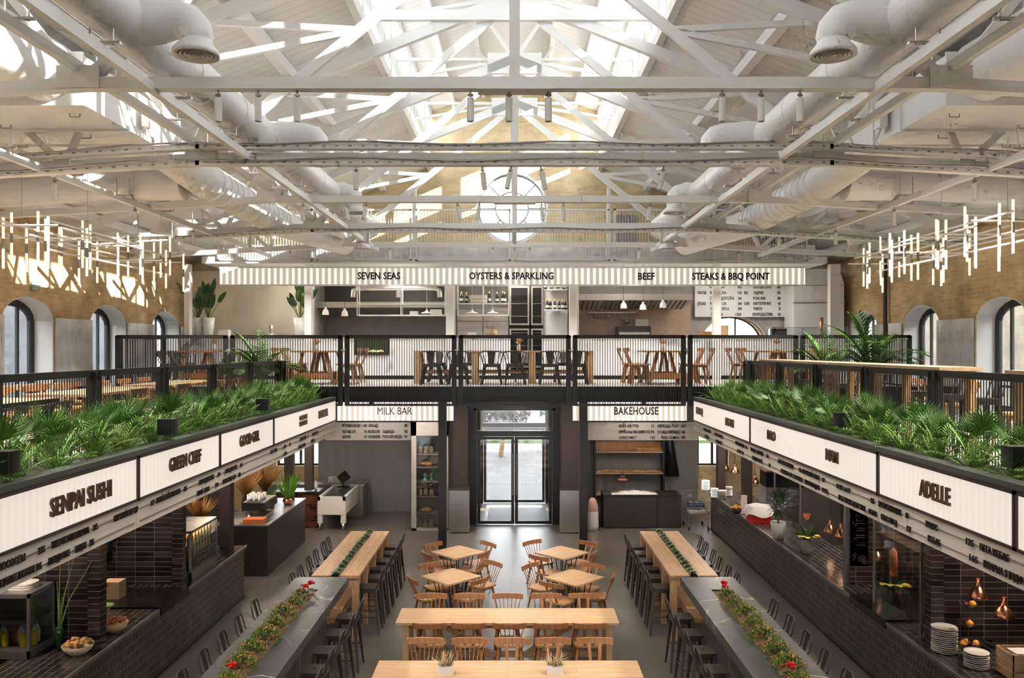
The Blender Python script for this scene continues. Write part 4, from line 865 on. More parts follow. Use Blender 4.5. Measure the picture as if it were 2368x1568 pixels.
MB().box(-.75,22.3,.001,.9,24.2,.015).build('door_mat', M['kdark'], label='dark grey entrance mat between the two glass doors', cat='mat')
# outdoors
struct('floor_outside', MB().box(-40,YB+1.5,-.12,40,90,-.02), M['pave'])
MB().box(-30,41,-.02,30,47,.12).build('lawn', M['grass'], label='strip of lawn across the paved yard outside', cat='grass', kind='stuff')
def tree(x, y, h, lab, m):
    r = thing('garden_tree', lab, 'tree', (x,y,0)); R3 = random.Random(int(x*10)+3)
    MB().path([(0,0,0),(.1,0,h*.3),(0,.1,h*.55)],[.12,.09,.06],8).build('trunk', M['trunk'], r); f = MB()
    for k in range(900):
        a, b, q = R3.uniform(0,6.28), R3.uniform(-1,1), R3.random()**.5
        c = Vector((math.cos(a)*math.sqrt(1-b*b)*q*h*.42, math.sin(a)*math.sqrt(1-b*b)*q*h*.42, h*.62+b*q*h*.3))
        u = Vector((R3.uniform(-1,1),R3.uniform(-1,1),R3.uniform(-1,1))).normalized()*.16; v = Vector((R3.uniform(-1,1),R3.uniform(-1,1),R3.uniform(-1,1))).normalized()*.1
        f.add([c-u,c-v,c+u,c+v],[(0,1,2,3)])
    f.build('foliage', m, r)
tree(-.6, 36, 3.0, 'purple leaved tree outside beyond the entrance', M['purple'])
tree(2.2, 40, 3.4, 'green tree outside to the right beyond the entrance', M['leafD'])
tree(-4.8, 50, 6.5, 'green tree outside to the left beyond the entrance', M['leafD'])
MB().box(-30,70,0,30,71,3.2).build('garden_wall', M['kdark'], label='pale boundary wall at the end of the yard outside', cat='wall')
# stainless bins
for x0, lab in ((1037,'left'),(1296,'right')):
    Y = 20.9; a, b = PX(x0,Y), PX(x0+47,Y); z = 1.09
    r = thing('litter_bin', 'stainless litter cabinet standing %s of the entrance doors' % lab, 'bin', ((a+b)/2,Y,0), group='litter cabinets')
    MB().box(a,Y,0.02,b,Y+.42,z).build('cabinet', M['steel'], r, world=True); MB().box(a-.01,Y-.01,z,b+.01,Y+.43,z+.02).build('top', M['blackwood'], r, world=True)
    MB().box(a+.05,Y-.015,z*.70,b-.05,Y,z*.93).build('flap', M['steel'], r, world=True); MB().box(a+.04,Y-.015,.08,b-.04,Y,z*.64).build('door', M['steel'], r, world=True)
# fluorescent fittings under the deck
for x0, x1, lab in ((782,1000,'left'),(1380,1420,'right'),(1425,1455,'middle right')):
    r = thing('strip_lamp', 'glowing strip lamp under the deck, %s of the entrance' % lab, 'lamp', (PX(x0,19.16),19.16,3.46), group='strip lamps')
    MB().box(PX(x0,19.16),19.14,3.455,PX(x1,19.16),19.18,3.48).build('tube', M['strip'], r, world=True); MB().box(PX(x0,19.16),19.12,3.48,PX(x1,19.16),19.2,3.5).build('fitting', M['steeld'], r, world=True)
# ------------------------------------------------------------ stalls under the galleries
XK = 5.3
for s, nm in ((-1,'left'),(1,'right')):
    struct('wall_stalls_'+nm, MB().box(min(s*8.0,s*8.1),2.5,0,max(s*8.0,s*8.1),YB-1.2,ZS-.25), M['tileYw'])
    for k, y in enumerate((5.6,8.0,10.5,13.0)):
        struct('wall_stall_divider_%s_%d' % (nm,k), MB().box(min(s*XK,s*8.0),y,.974,max(s*XK,s*8.0),y+.12,ZS-.25).box(min(s*6.1,s*8.0),y,0,max(s*6.1,s*8.0),y+.12,.974), M['tileX'])
# counters
def counter(s, y0, y1, nm, lab, depth=.95, z=.97, xf=5.12, breaks=()):
    r = thing('tiled_counter', lab, 'counter', (s*xf,(y0+y1)/2,0))
    a, b = sorted((s*xf, s*(xf+depth)))
    MB().box(a,y0,0,b,y1,z-.03).build('tiled_front', M['tileY'], r, world=True)
    MB().box(min(s*(xf-.03),s*(xf+depth)),y0-.0,z-.03,max(s*(xf-.03),s*(xf+depth)),y1+.03,z).build('tiled_top', M['tileT'], r, world=True)
    MB().box(*sorted((s*(xf-.045),s*(xf-.03)))[:1],y0,z-.04,max(s*(xf-.045),s*(xf-.03)),y1+.03,z+.004).build('edge_trim', M['steeld'], r, world=True)
    MB().box(min(s*(xf-.02),s*xf),y0,0,max(s*(xf-.02),s*xf),y1,.03).build('base_trim', M['black'], r, world=True)
    return r
counter(-1, 5, 15.55, 'left', 'long black tiled serving counter on the left below the signs')
counter(1, 5, 21.35, 'right', 'very long black tiled serving counter on the right below the signs', xf=5.1)
for s, ya, yb, lab in ((-1,11.75,12.75,'black granite induction shelf set in the left tiled counter'),(1,11.2,12.4,'black granite induction shelf set in the right tiled counter')):
    MB().box(min(s*5.07,s*6.0),ya,.972,max(s*5.07,s*6.0),yb,1.0).box(min(s*5.05,s*5.07),ya,.88,max(s*5.05,s*5.07),yb,1.0).build('granite_slab', M['screen'], label=lab, cat='worktop')
for s, ys_ in ((-1,(15.3,19.6,21.5)),(1,(19.0,21.4))):
    for k, y in enumerate(ys_):
        MB().box(s*5.4-.1,y,.98 if not (s > 0 and k == 1) else 0,s*5.4+.1,y+.22,ZS-.25).build('dark_column', M['brown'], label='dark brown column among the %s stalls, %s from the camera' % ('left' if s < 0 else 'right',ORD[k]), cat='column', group='dark stall columns')
for s, y in ((-1,12.9),(-1,10.35),(1,10.3)):
    MB().box(s*5.3-.08,y,.972,s*5.3+.08,y+.16,ZS-.25).build('tiled_pillar', M['tileX'], label='slim black tiled pillar standing on the %s counter at %s' % ('left' if s < 0 else 'right','the bottle fridge' if y > 12 else 'the near bowls' if s < 0 else 'the plate stacks'), cat='pillar')
MB().box(5.24,13.05,.972,5.30,13.11,ZS-.25).build('steel_post', M['steeld'], label='thin grey post on the right counter beside the floral menu banner', cat='post')
# glass screens on the right counter
for k, (y0, y1, h) in enumerate(((10.6,12.0,1.9),(15.1,16.6,1.7))):
    r = thing('glass_screen', 'clear glass screen on the right counter, %s' % ('near the red flower vase' if k == 0 else 'behind the olive tree'), 'screen', (5.25,y0,.972))
    MB().box(5.245,y0,.98,5.255,y1,.97+h).build('pane', M['glassd'], r, world=True)
    MB().box(5.235,y0-.01,.972,5.265,y0+.02,.98+h).box(5.235,y1-.02,.972,5.265,y1+.01,.98+h).build('edge_post', M['steeld'], r, world=True)
# charcoal bar on the left
r = thing('coffee_bar', 'charcoal coffee bar block behind the left tiled counter', 'bar', (-5.5,18.4,0))
MB().box(-5.62,16.95,0,-5.10,20.0,1.03).box(-6.2,16.95,0,-5.62,20.0,1.03).build('body', M['blackwood'], r, world=True)
MB().box(-6.22,16.93,1.03,-5.08,20.02,1.06).build('worktop', M['steeld'], r, world=True)
r = thing('side_counter', 'low counter of glossy brown tiles beside the white freezer cart', 'counter', (-5.5,21.5,0))
MB().box(-6.3,21.5,0,-5.15,22.1,.9).build('tiled_front', M['tilebr'], r, world=True); MB().box(-6.32,21.48,.9,-5.13,22.1,.95).build('worktop', M['black'], r, world=True)
# freezer cart
r = thing('freezer_cart', 'white ice cream freezer cart on wheels left of the glass cupboard', 'cart', (-4.72,21.4,0)); a, b = -5.1, -4.38
MB().box(a,21.25,.40,b,23.2,.76).box(a,21.25,.76,a+.07,23.2,.86).box(b-.07,21.25,.76,b,23.2,.86).box(a,21.25,.76,b,21.32,.86).box(a,23.13,.76,b,23.2,.86).build('tub', M['ceramic'], r, world=True)
for x in (a+.06,b-.06):
    for y in (21.33,23.1): MB().cb((x,y,.29),(.12,.14,.24)).build('leg', M['ceramic'], r, world=True); MB().path([(x-.02,y,.09),(x+.02,y,.09)],.09,16).build('wheel', M['steel'], r, world=True)
MB().box(a+.08,21.4,.80,b-.08,22.6,.83).build('freezer_lid', M['glassd'], r, world=True); MB().box(a+.1,21.35,.77,b-.1,22.9,.785).build('freezer_base', M['steeld'], r, world=True)
r = thing('till_terminal', 'black till terminal with tilted screen on the white freezer cart', 'till', (-4.75,22.8,.86))
MB().cb((0,0,.02),(.3,.24,.04)).build('stand_base', M['screen'], r); MB().beam((0,.02,.04),(.02,-.02,.26),.05,.03).build('stand', M['black'], r); MB().beam((-.1,-.06,.18),(.12,.02,.36),.02,.26).build('screen', M['screen'], r)
# back counter on the left with plates
r = thing('steel_back_counter', 'grey steel worktop against the fluted wall behind the freezer cart', 'counter', (-5.2,23.3,0))
MB().box(-7.0,23.0,0,-4.25,23.65,.86).build('cabinet', M['steeld'], r, world=True); MB().box(-7.0,22.97,.86,-4.22,23.68,.90).build('worktop', M['steel'], r, world=True)
# glass cupboard
r = thing('glass_cupboard', 'tall white framed glass cupboard with jars, beside the dark column', 'cupboard', (-2.4,21.2,0)); a, b = PX(951,21.2), PX(1036,21.2)
MB().box(a,21.2,0,a+.13,21.75,ZD-.95).box(b-.1,21.2,0,b,21.75,ZD-.95).box(a,21.2,2.45,b,21.75,ZD-.3).box(a,21.2,0,b,21.75,.06).box(a,21.7,0,b,21.75,2.5).build('carcass', M['kwall'], r, world=True)
for z in (.42,.85,1.25,1.62,1.95): MB().box(a+.13,21.24,z,b-.1,21.7,z+.025).build('shelf', M['steel'], r, world=True)
MB().box(a+.13,21.21,.06,b-.1,21.215,2.45).build('glass_door', M['glassd'], r, world=True)
def jar():
    r = thing('glass_jar', 'x', 'jar'); MB().lathe([(.001,0),(.06,0),(.062,.02),(.062,.13),(.045,.155),(.001,.156)], n=12).build('jar_body', M['basket'], r); MB().lathe([(.048,.155),(.05,.18),(.001,.182)], n=12).build('lid', M['steel'], r); return r
j = Proto(jar())
for k in range(9):
    z = (.085,.875,1.975)[k//3] - (.025 if k < 3 else 0); j((a+.22+.14*(k % 3),21.4,z+.0),0,'lidded glass jar in the tall cupboard, %s shelf, %s from the left' % (('bottom','middle','top')[k//3],ORD[k%3]),'jars in the cupboard')
for k in range(2): MB().lathe([(.001,0),(.07,0),(.05,.02),(.02,.06),(.03,.1),(.055,.14),(.03,.19),(.02,.2)],(a+.33+.17*k,21.4,1.275),14).build('mint_vase', M['mint'], label='small mint green stand in the tall cupboard, %s' % ('left one','right one')[k], cat='cake stand')
for k, z in enumerate((.445,1.645)): MB().lathe([(.001,0),(.12,0),(.17,.05),(.15,.07),(.12,.10),(.05,.13),(.001,.135)],(a+.36,21.42,z),14,1,.7).build('pastry_tray', M['bread'], label='heap of pastries on the %s shelf of the tall cupboard' % ('lower','upper')[k], cat='pastry')
# bakery: black counter, shelves with baguettes
r = thing('bakery_counter', 'black bakery counter to the right of the entrance', 'counter', (3.35,21.7,0)); a, b = 2.33, 4.36
MB().box(a,21.5,0.02,b,22.2,.84).build('body', M['blackwood'], r, world=True); MB().box(a,21.48,.84,b,22.22,.865).build('worktop', M['black'], r, world=True)
MB().box(a+1.4,21.496,.02,a+1.41,21.5,.84).build('panel_joint', M['screen'], r, world=True)
r = thing('bakery_showcase', 'glass showcase of breads on the black bakery counter', 'display case', (3.0,21.8,.865))
MB().box(2.35,21.75,.87,3.75,21.76,1.18).box(2.35,21.75,1.18,3.75,22.15,1.19).build('case_glass', M['glassd'], r, world=True); MB().box(2.35,21.75,.866,3.75,22.15,.88).build('tray', M['steel'], r, world=True)
m = MB(); R4 = random.Random(4)
g = []
for i in range(15): g.append([(2.55+.085*i, 21.53+.07*j2, .868+(.10*abs(math.sin(i*.9+j2))*math.sin(math.pi*i/14)+.02)*(1 if 0 < j2 < 3 else .05)) for j2 in range(4)])
m.add([p for row in g for p in row],[(i*4+j2,i*4+j2+1,(i+1)*4+j2+1,(i+1)*4+j2) for i in range(14) for j2 in range(3)],True).build('paper_sheets', M['cloth'], label='crumpled sheets of paper lying on the black bakery counter', cat='paper')
r = thing('cake_dome', 'small glass cake dome on top of the bakery showcase', 'cake dome', (PX(1440,21.9),21.95,1.192))
MB().lathe([(.001,0),(.13,0),(.13,.015),(.001,.02)],n=18).build('plate', M['orange'], r); MB().lathe([(.115,.02),(.11,.12),(.07,.17),(.001,.18)],n=18).build('dome', M['glassd'], r); MB().ball((0,0,.19),.015).build('knob', M['steel'], r)
r = thing('bread_rack', 'open wooden bread rack against the fluted wall behind the bakery', 'shelf', (2.7,23.3,0))
for x in (2.28,4.22): MB().box(x-.03,23.25,0,x+.03,23.6,2.35).build('upright', M['black'], r, world=True)
for z in (1.15,1.75): MB().box(2.3,23.22,z,4.2,23.6,z+.035).build('shelf_board', M['oakX'], r, world=True)
MB().box(2.3,23.57,1.78,4.2,23.6,2.02).build('back_board', M['chair'], r, world=True); MB().box(2.3,23.22,.55,4.2,23.6,.59).build('shelf_board', M['oakX'], r, world=True)
def loaf():
    return MB().path([(-.26,0,.03),(-.2,0,.035),(0,0,.04),(.2,0,.035),(.26,0,.03)],[.008,.026,.03,.026,.008],8)
lp = loaf().build('baguette', M['bread'], label='x', cat='bread'); lp2 = Proto(lp)
for k in range(14):
    q, z = k % 7, 1.787+.05*(k//7)
    lp2((3.75+.05*q-.1*(k//7),23.4+.02*(k%3),z), .25*math.sin(k*1.7), 'golden baguette at the right of the upper rack board, %s layer, %s along' % (('lower','upper')[k//7],ORD[q]), 'baguettes on the rack')
for k in range(8):
    lp2((2.6+.19*k if k < 6 else 3.85+.1*(k-6),23.38,1.187), .3*math.cos(k*2.1), 'dark crusted loaf on the lower rack board, %s from the left' % ORD[k], 'loaves on the lower board')
r = thing('black_apron', 'black apron hanging from a hook at the right of the bread rack', 'apron', (4.45,23.5,.9))
MB().add([(-.05,0,1.45),(.05,0,1.45),(.12,.02,1.0),(-.10,.02,1.0),(.26,.0,.15),(-.15,0,.15),(-.05,.06,1.45),(.05,.06,1.45),(.12,.10,1.0),(-.10,.10,1.0),(.26,.12,.15),(-.15,.12,.15)],[(0,3,2,1),(3,5,4,2),(6,7,8,9),(9,8,10,11),(0,6,9,3),(3,9,11,5),(1,2,8,7),(2,4,10,8),(0,1,7,6),(5,11,10,4)],True).build('cloth_panel', M['black'], r)
MB().tube((0,.03,1.44),(0,.03,1.52),.01,n=6).build('hook', M['steel'], r)
r = thing('flour_sack', 'pink and white flour sack standing on the floor by the right dark column', 'sack', (PX(1370,21.2),21.2,0))
MB().lathe([(.001,0),(.13,.0),(.16,.1),(.15,.45),(.14,.5)],n=14,sx=1.0,sy=.7).build('lower_bag', M['cloth'], r); MB().lathe([(.14,.5),(.15,.6),(.10,.78),(.05,.85),(.001,.85)],n=14,sy=.7).build('upper_bag', mat('pale pink paper',(.50,.30,.26),.8), r)
r = thing('shopping_trolley', 'wire shopping trolley parked between the bakery counter and right tiles', 'trolley', (4.75,21.5,0))
w_ = MB()
for k in range(12):
    x = -.28+.051*k; w_.tube((x,-.3,.42),(x*1.15,-.32,.92),.004,n=4).tube((x,.4,.42),(x*1.15,.45,.92),.004,n=4).tube((x,-.3,.42),(x,.4,.42),.004,n=4)
for k in range(7):
    z = .42+.083*k; q = 1+.15*k/6; 
    for a, b in (((-.28*q,-.3),(.28*q,-.3)),((.28*q,-.3),(.28*q,.42)),((.28*q,.42),(-.28*q,.42)),((-.28*q,.42),(-.28*q,-.3))): w_.tube((*a,z),(*b,z),.004,n=4)
w_.build('wire_basket', M['steel'], r)
MB().tube((-.25,-.3,.12),(-.25,.4,.12),.012,n=6).tube((.25,-.3,.12),(.25,.4,.12),.012,n=6).tube((.25,-.3,.12),(.25,-.28,.42),.012,n=6).tube((-.25,-.3,.12),(-.25,-.28,.42),.012,n=6).build('chassis', M['steel'], r)
for x in (-.25,.25):
    for y in (-.3,.4): MB().path([(x-.012,y,.055),(x+.012,y,.055)],.055,12).build('wheel', M['black'], r)
MB().cb((0,.02,.62),(.4,.3,.12)).build('blue_bag', mat('navy bag',(.03,.04,.10),.7), r); MB().cb((0,.0,.46),(.42,.5,.06)).build('white_parcel', M['cloth'], r)
# ------------------------------------------------------------ lights of the stalls
wc = (1,.80,.62)
for s in (-1,1):
    for k, y in enumerate((4.6,6.9,9.3,11.8,14.3,17.0,19.8)):
        light('stall_downlight', 'AREA', (s*6.2,y,ZS-.28), 26, wc, .5)
for x in (-5,-2.6,0,2.6,5): light('deck_downlight', 'AREA', (x,20.2,ZD-.5), 30, (1,.86,.72), .5)
for x in (-3.1,2.8):  # two lamps added under the deck edge so the menu boards read brighter
    r = thing('added_menu_lamp', 'added small black lamp under the deck edge brightening the %s menu board' % ('left' if x < 0 else 'right'), 'lamp', (x,17.75,3.62), group='added menu lamps')
    MB().beam((0,0,0),(0,.08,-.10),.09,.09).build('lamp_body', M['black'], r)
    light('added_menu_light', 'SPOT', (x,17.85,3.48), 13, (1,.9,.78), .03, rot=(math.radians(48),0,0), spot=2.2, blend=.8)
for x in (-6,-3,0,3,6): light('kitchen_light', 'AREA', (x,21.5,EYE+2.1), 26, (1,.90,.78), .8)
for s in (-1,1):
    for y, z in ((7.78,2.12),(10.6,2.02),(13.78,2.12)):
        for x in (1.9,2.0 if y > 8 else 3.1): light('track_light', 'SPOT', (s*x,y,EYE+z), 95, (1,.90,.78), .03, spot=1.3)
# ------------------------------------------------------------ long bar tables
def bartable(s, nm):
    y0, y1 = 13.2, 16.42; x0, x1 = sorted((s*2.5,s*3.27)); z = 1.05
    r = thing('oak_bar_table', 'long pale oak bar table with a planted channel on the %s side' % nm, 'table', (s*2.88,14.8,0), group='oak bar tables')
    xc = s*2.88
    MB().box(x0,y0,z-.045,xc-.06,y1,z).box(xc+.06,y0,z-.045,x1,y1,z).build('tabletop', M['oakY'], r, world=True)
    for y in (y0+.02,y0+.8,y0+1.6,y0+2.4,y1-.1):
        MB().box(x0+.01,y,0,x0+.12,y+.08,z-.045).box(x1-.12,y,0,x1-.01,y+.08,z-.045).box(x0+.12,y,z-.16,x1-.12,y+.08,z-.045).box(x0+.12,y,.28,x1-.12,y+.08,.36).build('leg_frame', M['oakZ'], r, world=True)
    MB().box(xc-.10,y0+.05,.37,xc+.10,y1-.05,.50).build('footrest_beam', M['oakY'], r, world=True)
    MB().box(xc-.06,y0-.02,z-.1,xc+.06,y1+.02,z-.03).box(xc-.06,y0-.02,z-.03,xc-.052,y1+.02,z+.012).box(xc+.052,y0-.02,z-.03,xc+.06,y1+.02,z+.012).box(xc-.052,y0-.02,z-.03,xc+.052,y0-.01,z+.012).build('channel', M['black'], r, world=True)
    MB().box(xc-.05,y0,z-.03,xc+.05,y1,z-.005).build('gravel', M['soil'], r, world=True)
def marbletable(s, nm):
    y0, y1 = 7.8, 12.94; x0, x1 = sorted((s*2.61,s*3.44)); z = 1.10; xc = s*3.05
    r = thing('marble_bar_table', 'dark veined marble bar table with a flower trough, %s side' % nm, 'table', (s*3.03,10.4,0), group='marble bar tables')
    MB().plate([[(x0,y0),(x1,y0),(x1,y1),(x0,y1)],[(xc-.115,y0+.6),(xc+.115,y0+.6),(xc+.115,12.28),(xc-.115,12.28)]],.13,(0,0,z-.065),(1,0,0),(0,1,0)).build('marble_slab', M['marbled'], r, world=True)
    MB().box(x0+.28,y0+.2,0,x1-.28,y1-.3,z-.30).box(xc-.13,y0+.5,z-.3,xc-.12,12.3,z-.13).box(xc+.12,y0+.5,z-.3,xc+.13,12.3,z-.13).build('plinth', M['marbled'], r, world=True)
    MB().box(xc-.115,y0+.6,z-.2,xc+.115,12.28,z-.03).build('bark_chips', M['soil'], r, world=True)
for s, nm in ((-1,'left'),(1,'right')): bartable(s, nm); marbletable(s, nm)
# bar stools
def stool():
    r = thing('metal_bar_stool', 'x', 'bar stool')
    MB().rbox((0,0,.745),(.31,.31,.02),.06).build('seat', M['iron'], r)
    MB().rbox((0,0,.69),(.305,.305,.055),.055).build('seat_skirt', M['iron'], r)
    MB().cb((0,.0,.7655),(.035,.02,.001)).build('seat_slot', M['screen'], r)
    for sx in (-1,1):
        for sy in (-1,1):
            m = MB().beam((sx*.125,sy*.125,.74),(sx*.20,sy*.20,.012),.055,.055,.025,.025).lathe([(.016,0),(.014,.012)],(sx*.20,sy*.20,0),6)
            m.build('leg', M['iron'], r)
    for a, b in (((-1,-1),(1,-1)),((1,-1),(1,1)),((1,1),(-1,1)),((-1,1),(-1,-1))):
        MB().tube((a[0]*.168,a[1]*.168,.30),(b[0]*.168,b[1]*.168,.30),.008,n=6).build('foot_rail', M['iron'], r)
    MB().path([(-.145,-.12,.72),(-.155,-.17,.80),(-.15,-.20,.93),(-.12,-.215,.985),(-.06,-.22,1.0),(.06,-.22,1.0),(.12,-.215,.985),(.15,-.20,.93),(.155,-.17,.80),(.145,-.12,.72)],.0095,8).build('back_tube', M['iron'], r)
    MB().add([(-.045,-.148,.76),(.045,-.148,.76),(.055,-.215,.99),(-.055,-.215,.99),(-.045,-.152,.76),(.045,-.152,.76),(.055,-.22,.99),(-.055,-.22,.99)],[(0,1,2,3),(7,6,5,4),(0,3,7,4),(1,5,6,2)]).build('back_plate', M['iron'], r)
    return r
st = Proto(stool())
for s, nm in ((-1,'left'),(1,'right')):
    for k, y in enumerate((9.45,10.1,10.74,11.4,12.1)):
        st((s*2.46,y,0), math.pi/2 if s < 0 else -math.pi/2, 'metal stool, inner side of the %s marble table, %s from the camera' % (nm,ORD[k]), 'stools at the marble tables')
        if k or 1: st((s*3.62,y-.02,0), -math.pi/2 if s < 0 else math.pi/2, 'metal stool, outer side of the %s marble table, %s from the camera' % (nm,ORD[k]), 'stools at the marble tables')
    for k, y in enumerate((13.62,14.2,14.75,15.3,15.85,16.4)):
        st((s*2.42,y,0), math.pi/2 if s < 0 else -math.pi/2, 'metal stool, inner side of the %s oak bar table, %s from the camera' % (nm,ORD[k]), 'stools at the oak bar tables')
        st((s*3.46,(13.5,14.0,14.6,15.1,15.7,16.1)[k],0), -math.pi/2 if s < 0 else math.pi/2, 'metal stool, outer side of the %s oak bar table, %s from the camera' % (nm,ORD[k]), 'stools at the oak bar tables')
# wooden chairs
def wchair(kind):
    r = thing({'s':'spindle_back_chair','t':'slat_back_chair'}[kind], 'x', 'chair')
    out = [(-.19,-.19),(-.215,-.05),(-.205,.12),(-.14,.21),(.14,.21),(.205,.12),(.215,-.05),(.19,-.19),(.12,-.215),(-.12,-.215)]
    MB().plate([out],.03,(0,0,.445),(1,0,0),(0,1,0)).build('seat', M['seat'], r)
    for sx in (-1,1):
        for sy in (-1,1): MB().beam((sx*.14,sy*.13,.432),(sx*.20,sy*.21,0),.05,.038,.03,.026).build('leg', M['chair'], r)
        MB().beam((sx*.15,-.13,.41),(sx*.15,.13,.41),.03,.04).build('seat_rail', M['chair'], r)
    n = 9; P = []
    for i in range(n):
        t = -1+2*i/(n-1); P.append((t*.245, -.315-.05*(1-t*t)+.035))
    m = MB(); vs = []
    for x, y in P: vs += [(x,y+.012,.735),(x,y-.012,.735),(x,y-.020,.815),(x,y+.004,.815)]
    fs = [(i*4+a,i*4+(a+1)%4,(i+1)*4+(a+1)%4,(i+1)*4+a) for i in range(n-1) for a in range(4)] + [(3,2,1,0),tuple((n-1)*4+a for a in range(4))]
    m.add(vs, fs).build('crest_rail', M['chair'], r)
    def by(x): t = x/.245; return -.28-.05*(1-t*t)
    if kind == 's':
        for k in range(7):
            t = (k-3)/3; MB().tube((t*.13,-.195,.455),(t*.205,by(t*.205),.75),.0075,.0065,7).build('spindle', M['chair'], r)
    else:
        for sx in (-1,1): MB().beam((sx*.055,-.19,.455),(sx*.075,by(sx*.075),.75),.042,.018).build('back_slat', M['chair'], r)
    return r
cs, ct = Proto(wchair('s')), Proto(wchair('t'))
def chair(k, x, y, rz, lab, grp, z=0):
    (cs if k == 's' else ct)((x,y,z), rz, lab, grp)
KN = {'s':'spindle back','t':'slat back'}
# long dining tables across the hall
def dtable(x0, x1, y0, y1, lab):
    r = thing('oak_dining_table', lab, 'table', ((x0+x1)/2,(y0+y1)/2,0), group='long dining tables')
    MB().box(x0,y0,.715,x1,y1,.75).build('tabletop', M['oakX'], r, world=True)
    MB().box(x0+.15,y0+.08,.65,x1-.15,y0+.11,.715).box(x0+.15,y1-.11,.65,x1-.15,y1-.08,.715).build('apron', M['oakX'], r, world=True)
    for x in (x0+.14,x1-.14):
        for y in (y0+.1,y1-.1): MB().beam((x,y,.715),(x,y,0),.09,.09).build('leg', M['oakZ'], r, world=True)
    yc = (y0+y1)/2
    MB().box(x0+.2,yc-.03,.14,x1-.2,yc+.03,.22).build('stretcher', M['oakX'], r, world=True)
    for s in (-1,1): xm = (x0+x1)/2; MB().beam((xm+s*.3,yc,.2),(xm+s*1.1,yc,.70),.05,.07).build('diagonal_brace', M['oakZ'], r, world=True)
dtable(-1.715,1.51,11.82,12.5,'long pale oak dining table crossing the middle of the hall')
dtable(-1.715,1.55,9.62,10.4,'long pale oak dining table nearest the camera, with two flower boxes')
GA = 'chairs at the long dining tables'
for k, (x, t) in enumerate(zip((997,1085.5,1174,1263.6,1350.8),'sssTT'.lower())):
    chair(t, PX(x,12.92), 12.72, math.pi, KN[t]+' chair, far side of the middle long table, %s from the left' % ORD[k], GA)
for k, (x, t) in enumerate(zip((993,1084,1178,1272,1363),'ttstt')):
    chair(t, PX(x,11.65), 11.93, 0, KN[t]+' chair, near side of the middle long table, %s from the left' % ORD[k], GA)
for k, (x, t) in enumerate(zip((981,1085.5,1183.7,1279,1376),'ssttt')):
    chair(t, PX(x,10.95), 10.72, math.pi, KN[t]+' chair, far side of the nearest long table, %s from the left' % ORD[k], GA)
# four square tables set cornerwise
def sqtable(x, y, lab):
    r = thing('square_table', lab, 'table', (x,y,0), math.pi/4, group='square cafe tables')
    MB().box(-.375,-.375,.722,.375,.375,.75).build('tabletop', M['oakX'], r)
    for sx in (-1,1):
        for sy in (-1,1):
            MB().tube((sx*.22,sy*.22,.722),(sx*.10,sy*.10,.01),.009,n=6).tube((sx*.10,sy*.10,.01),(sx*.25,sy*.05,.722),.009,n=6).build('hairpin_leg', M['black'], r)
    MB().path([(.28,.28,.715),(-.28,.28,.715),(-.28,-.28,.715),(.28,-.28,.715)],.012,6,True).build('under_frame', M['black'], r)
    MB().path([(.10,.10,.012),(-.10,.10,.012),(-.10,-.10,.012),(.10,-.10,.012)],.009,6,True).build('floor_frame', M['black'], r)
TB = [(1058.3,1276,'far left'),(1042.8,1332,'near left'),(1299,1277,'far right'),(1327.7,1334.5,'near right')]
CH = [[(1001,1259,'t'),(1130,1257,'t'),(986,1281,'s'),(1119.6,1278.6,'s')],
      [(995,1305,'t'),(1140.5,1301,'s'),(953,1339,'t'),(1110,1341,'s')],
      [(1229.5,1253,'s'),(1361.7,1256,'t'),(1245,1287.7,'t'),(1373.5,1278.5,'s')],
      [(1225.6,1307,'s'),(1372,1307,'t'),(1272.7,1350,'t'),(1415,1333.5,'s')]]
for (px, py, nm), cc in zip(TB, CH):
    x, y, _ = at(px, py, .75); sqtable(x, y, 'small square oak table set cornerwise, the %s of four before the entrance' % nm)
    for (cx, cy, t), pos in zip(cc, ('back left','back right','front left','front right')):
        bx, by_, _ = at(cx, cy, .79); dx, dy = x-bx, y-by_; L = math.hypot(dx,dy); dx, dy = dx/L, dy/L
        a = math.atan2(dy,dx)-math.pi/2
        chair(t, bx+dx*.30, by_+dy*.30, a, KN[t]+' wooden chair at the %s of the %s square table' % (pos,nm), 'chairs at the square tables')
# metal armchairs and wooden table on the deck
def armchair():
    r = thing('metal_armchair', 'x', 'chair')
    MB().rbox((0,0,.44),(.38,.36,.02),.07).build('seat', M['iron'], r); MB().rbox((0,0,.39),(.37,.35,.05),.065).build('seat_skirt', M['iron'], r)
    for sx in (-1,1):
        for sy in (-1,1): MB().beam((sx*.15,sy*.14,.43),(sx*.22,sy*.22,0),.06,.05,.028,.025).build('leg', M['iron'], r)
    pts = [(-.19,.12,.44),(-.235,.12,.62),(-.25,.06,.68),(-.25,-.10,.70),(-.19,-.24,.73),(0,-.28,.745),(.19,-.24,.73),(.25,-.10,.70),(.25,.06,.68),(.235,.12,.62),(.19,.12,.44)]
    MB().path(pts,.011,8).build('arm_tube', M['iron'], r)
    MB().path([(-.13,-.17,.45),(-.19,-.235,.73)],.009,6).path([(.13,-.17,.45),(.19,-.235,.73)],.009,6).build('back_stay', M['iron'], r)
    MB().add([(-.06,-.17,.46),(.06,-.17,.46),(.09,-.27,.735),(-.09,-.27,.735),(-.06,-.175,.46),(.06,-.175,.46),(.09,-.276,.735),(-.09,-.276,.735)],[(0,1,2,3),(7,6,5,4),(0,3,7,4),(1,5,6,2)]).build('back_plate', M['iron'], r)
    return r
ac = Proto(armchair())
Y = 18.25
for k, x in enumerate((998,1060,1137,1191,1271,1335)): ac((PX(x,Y),Y,ZD),0,'gunmetal armchair along the long high table on the far deck, %s from the left' % ORD[k],'armchairs on the far deck')
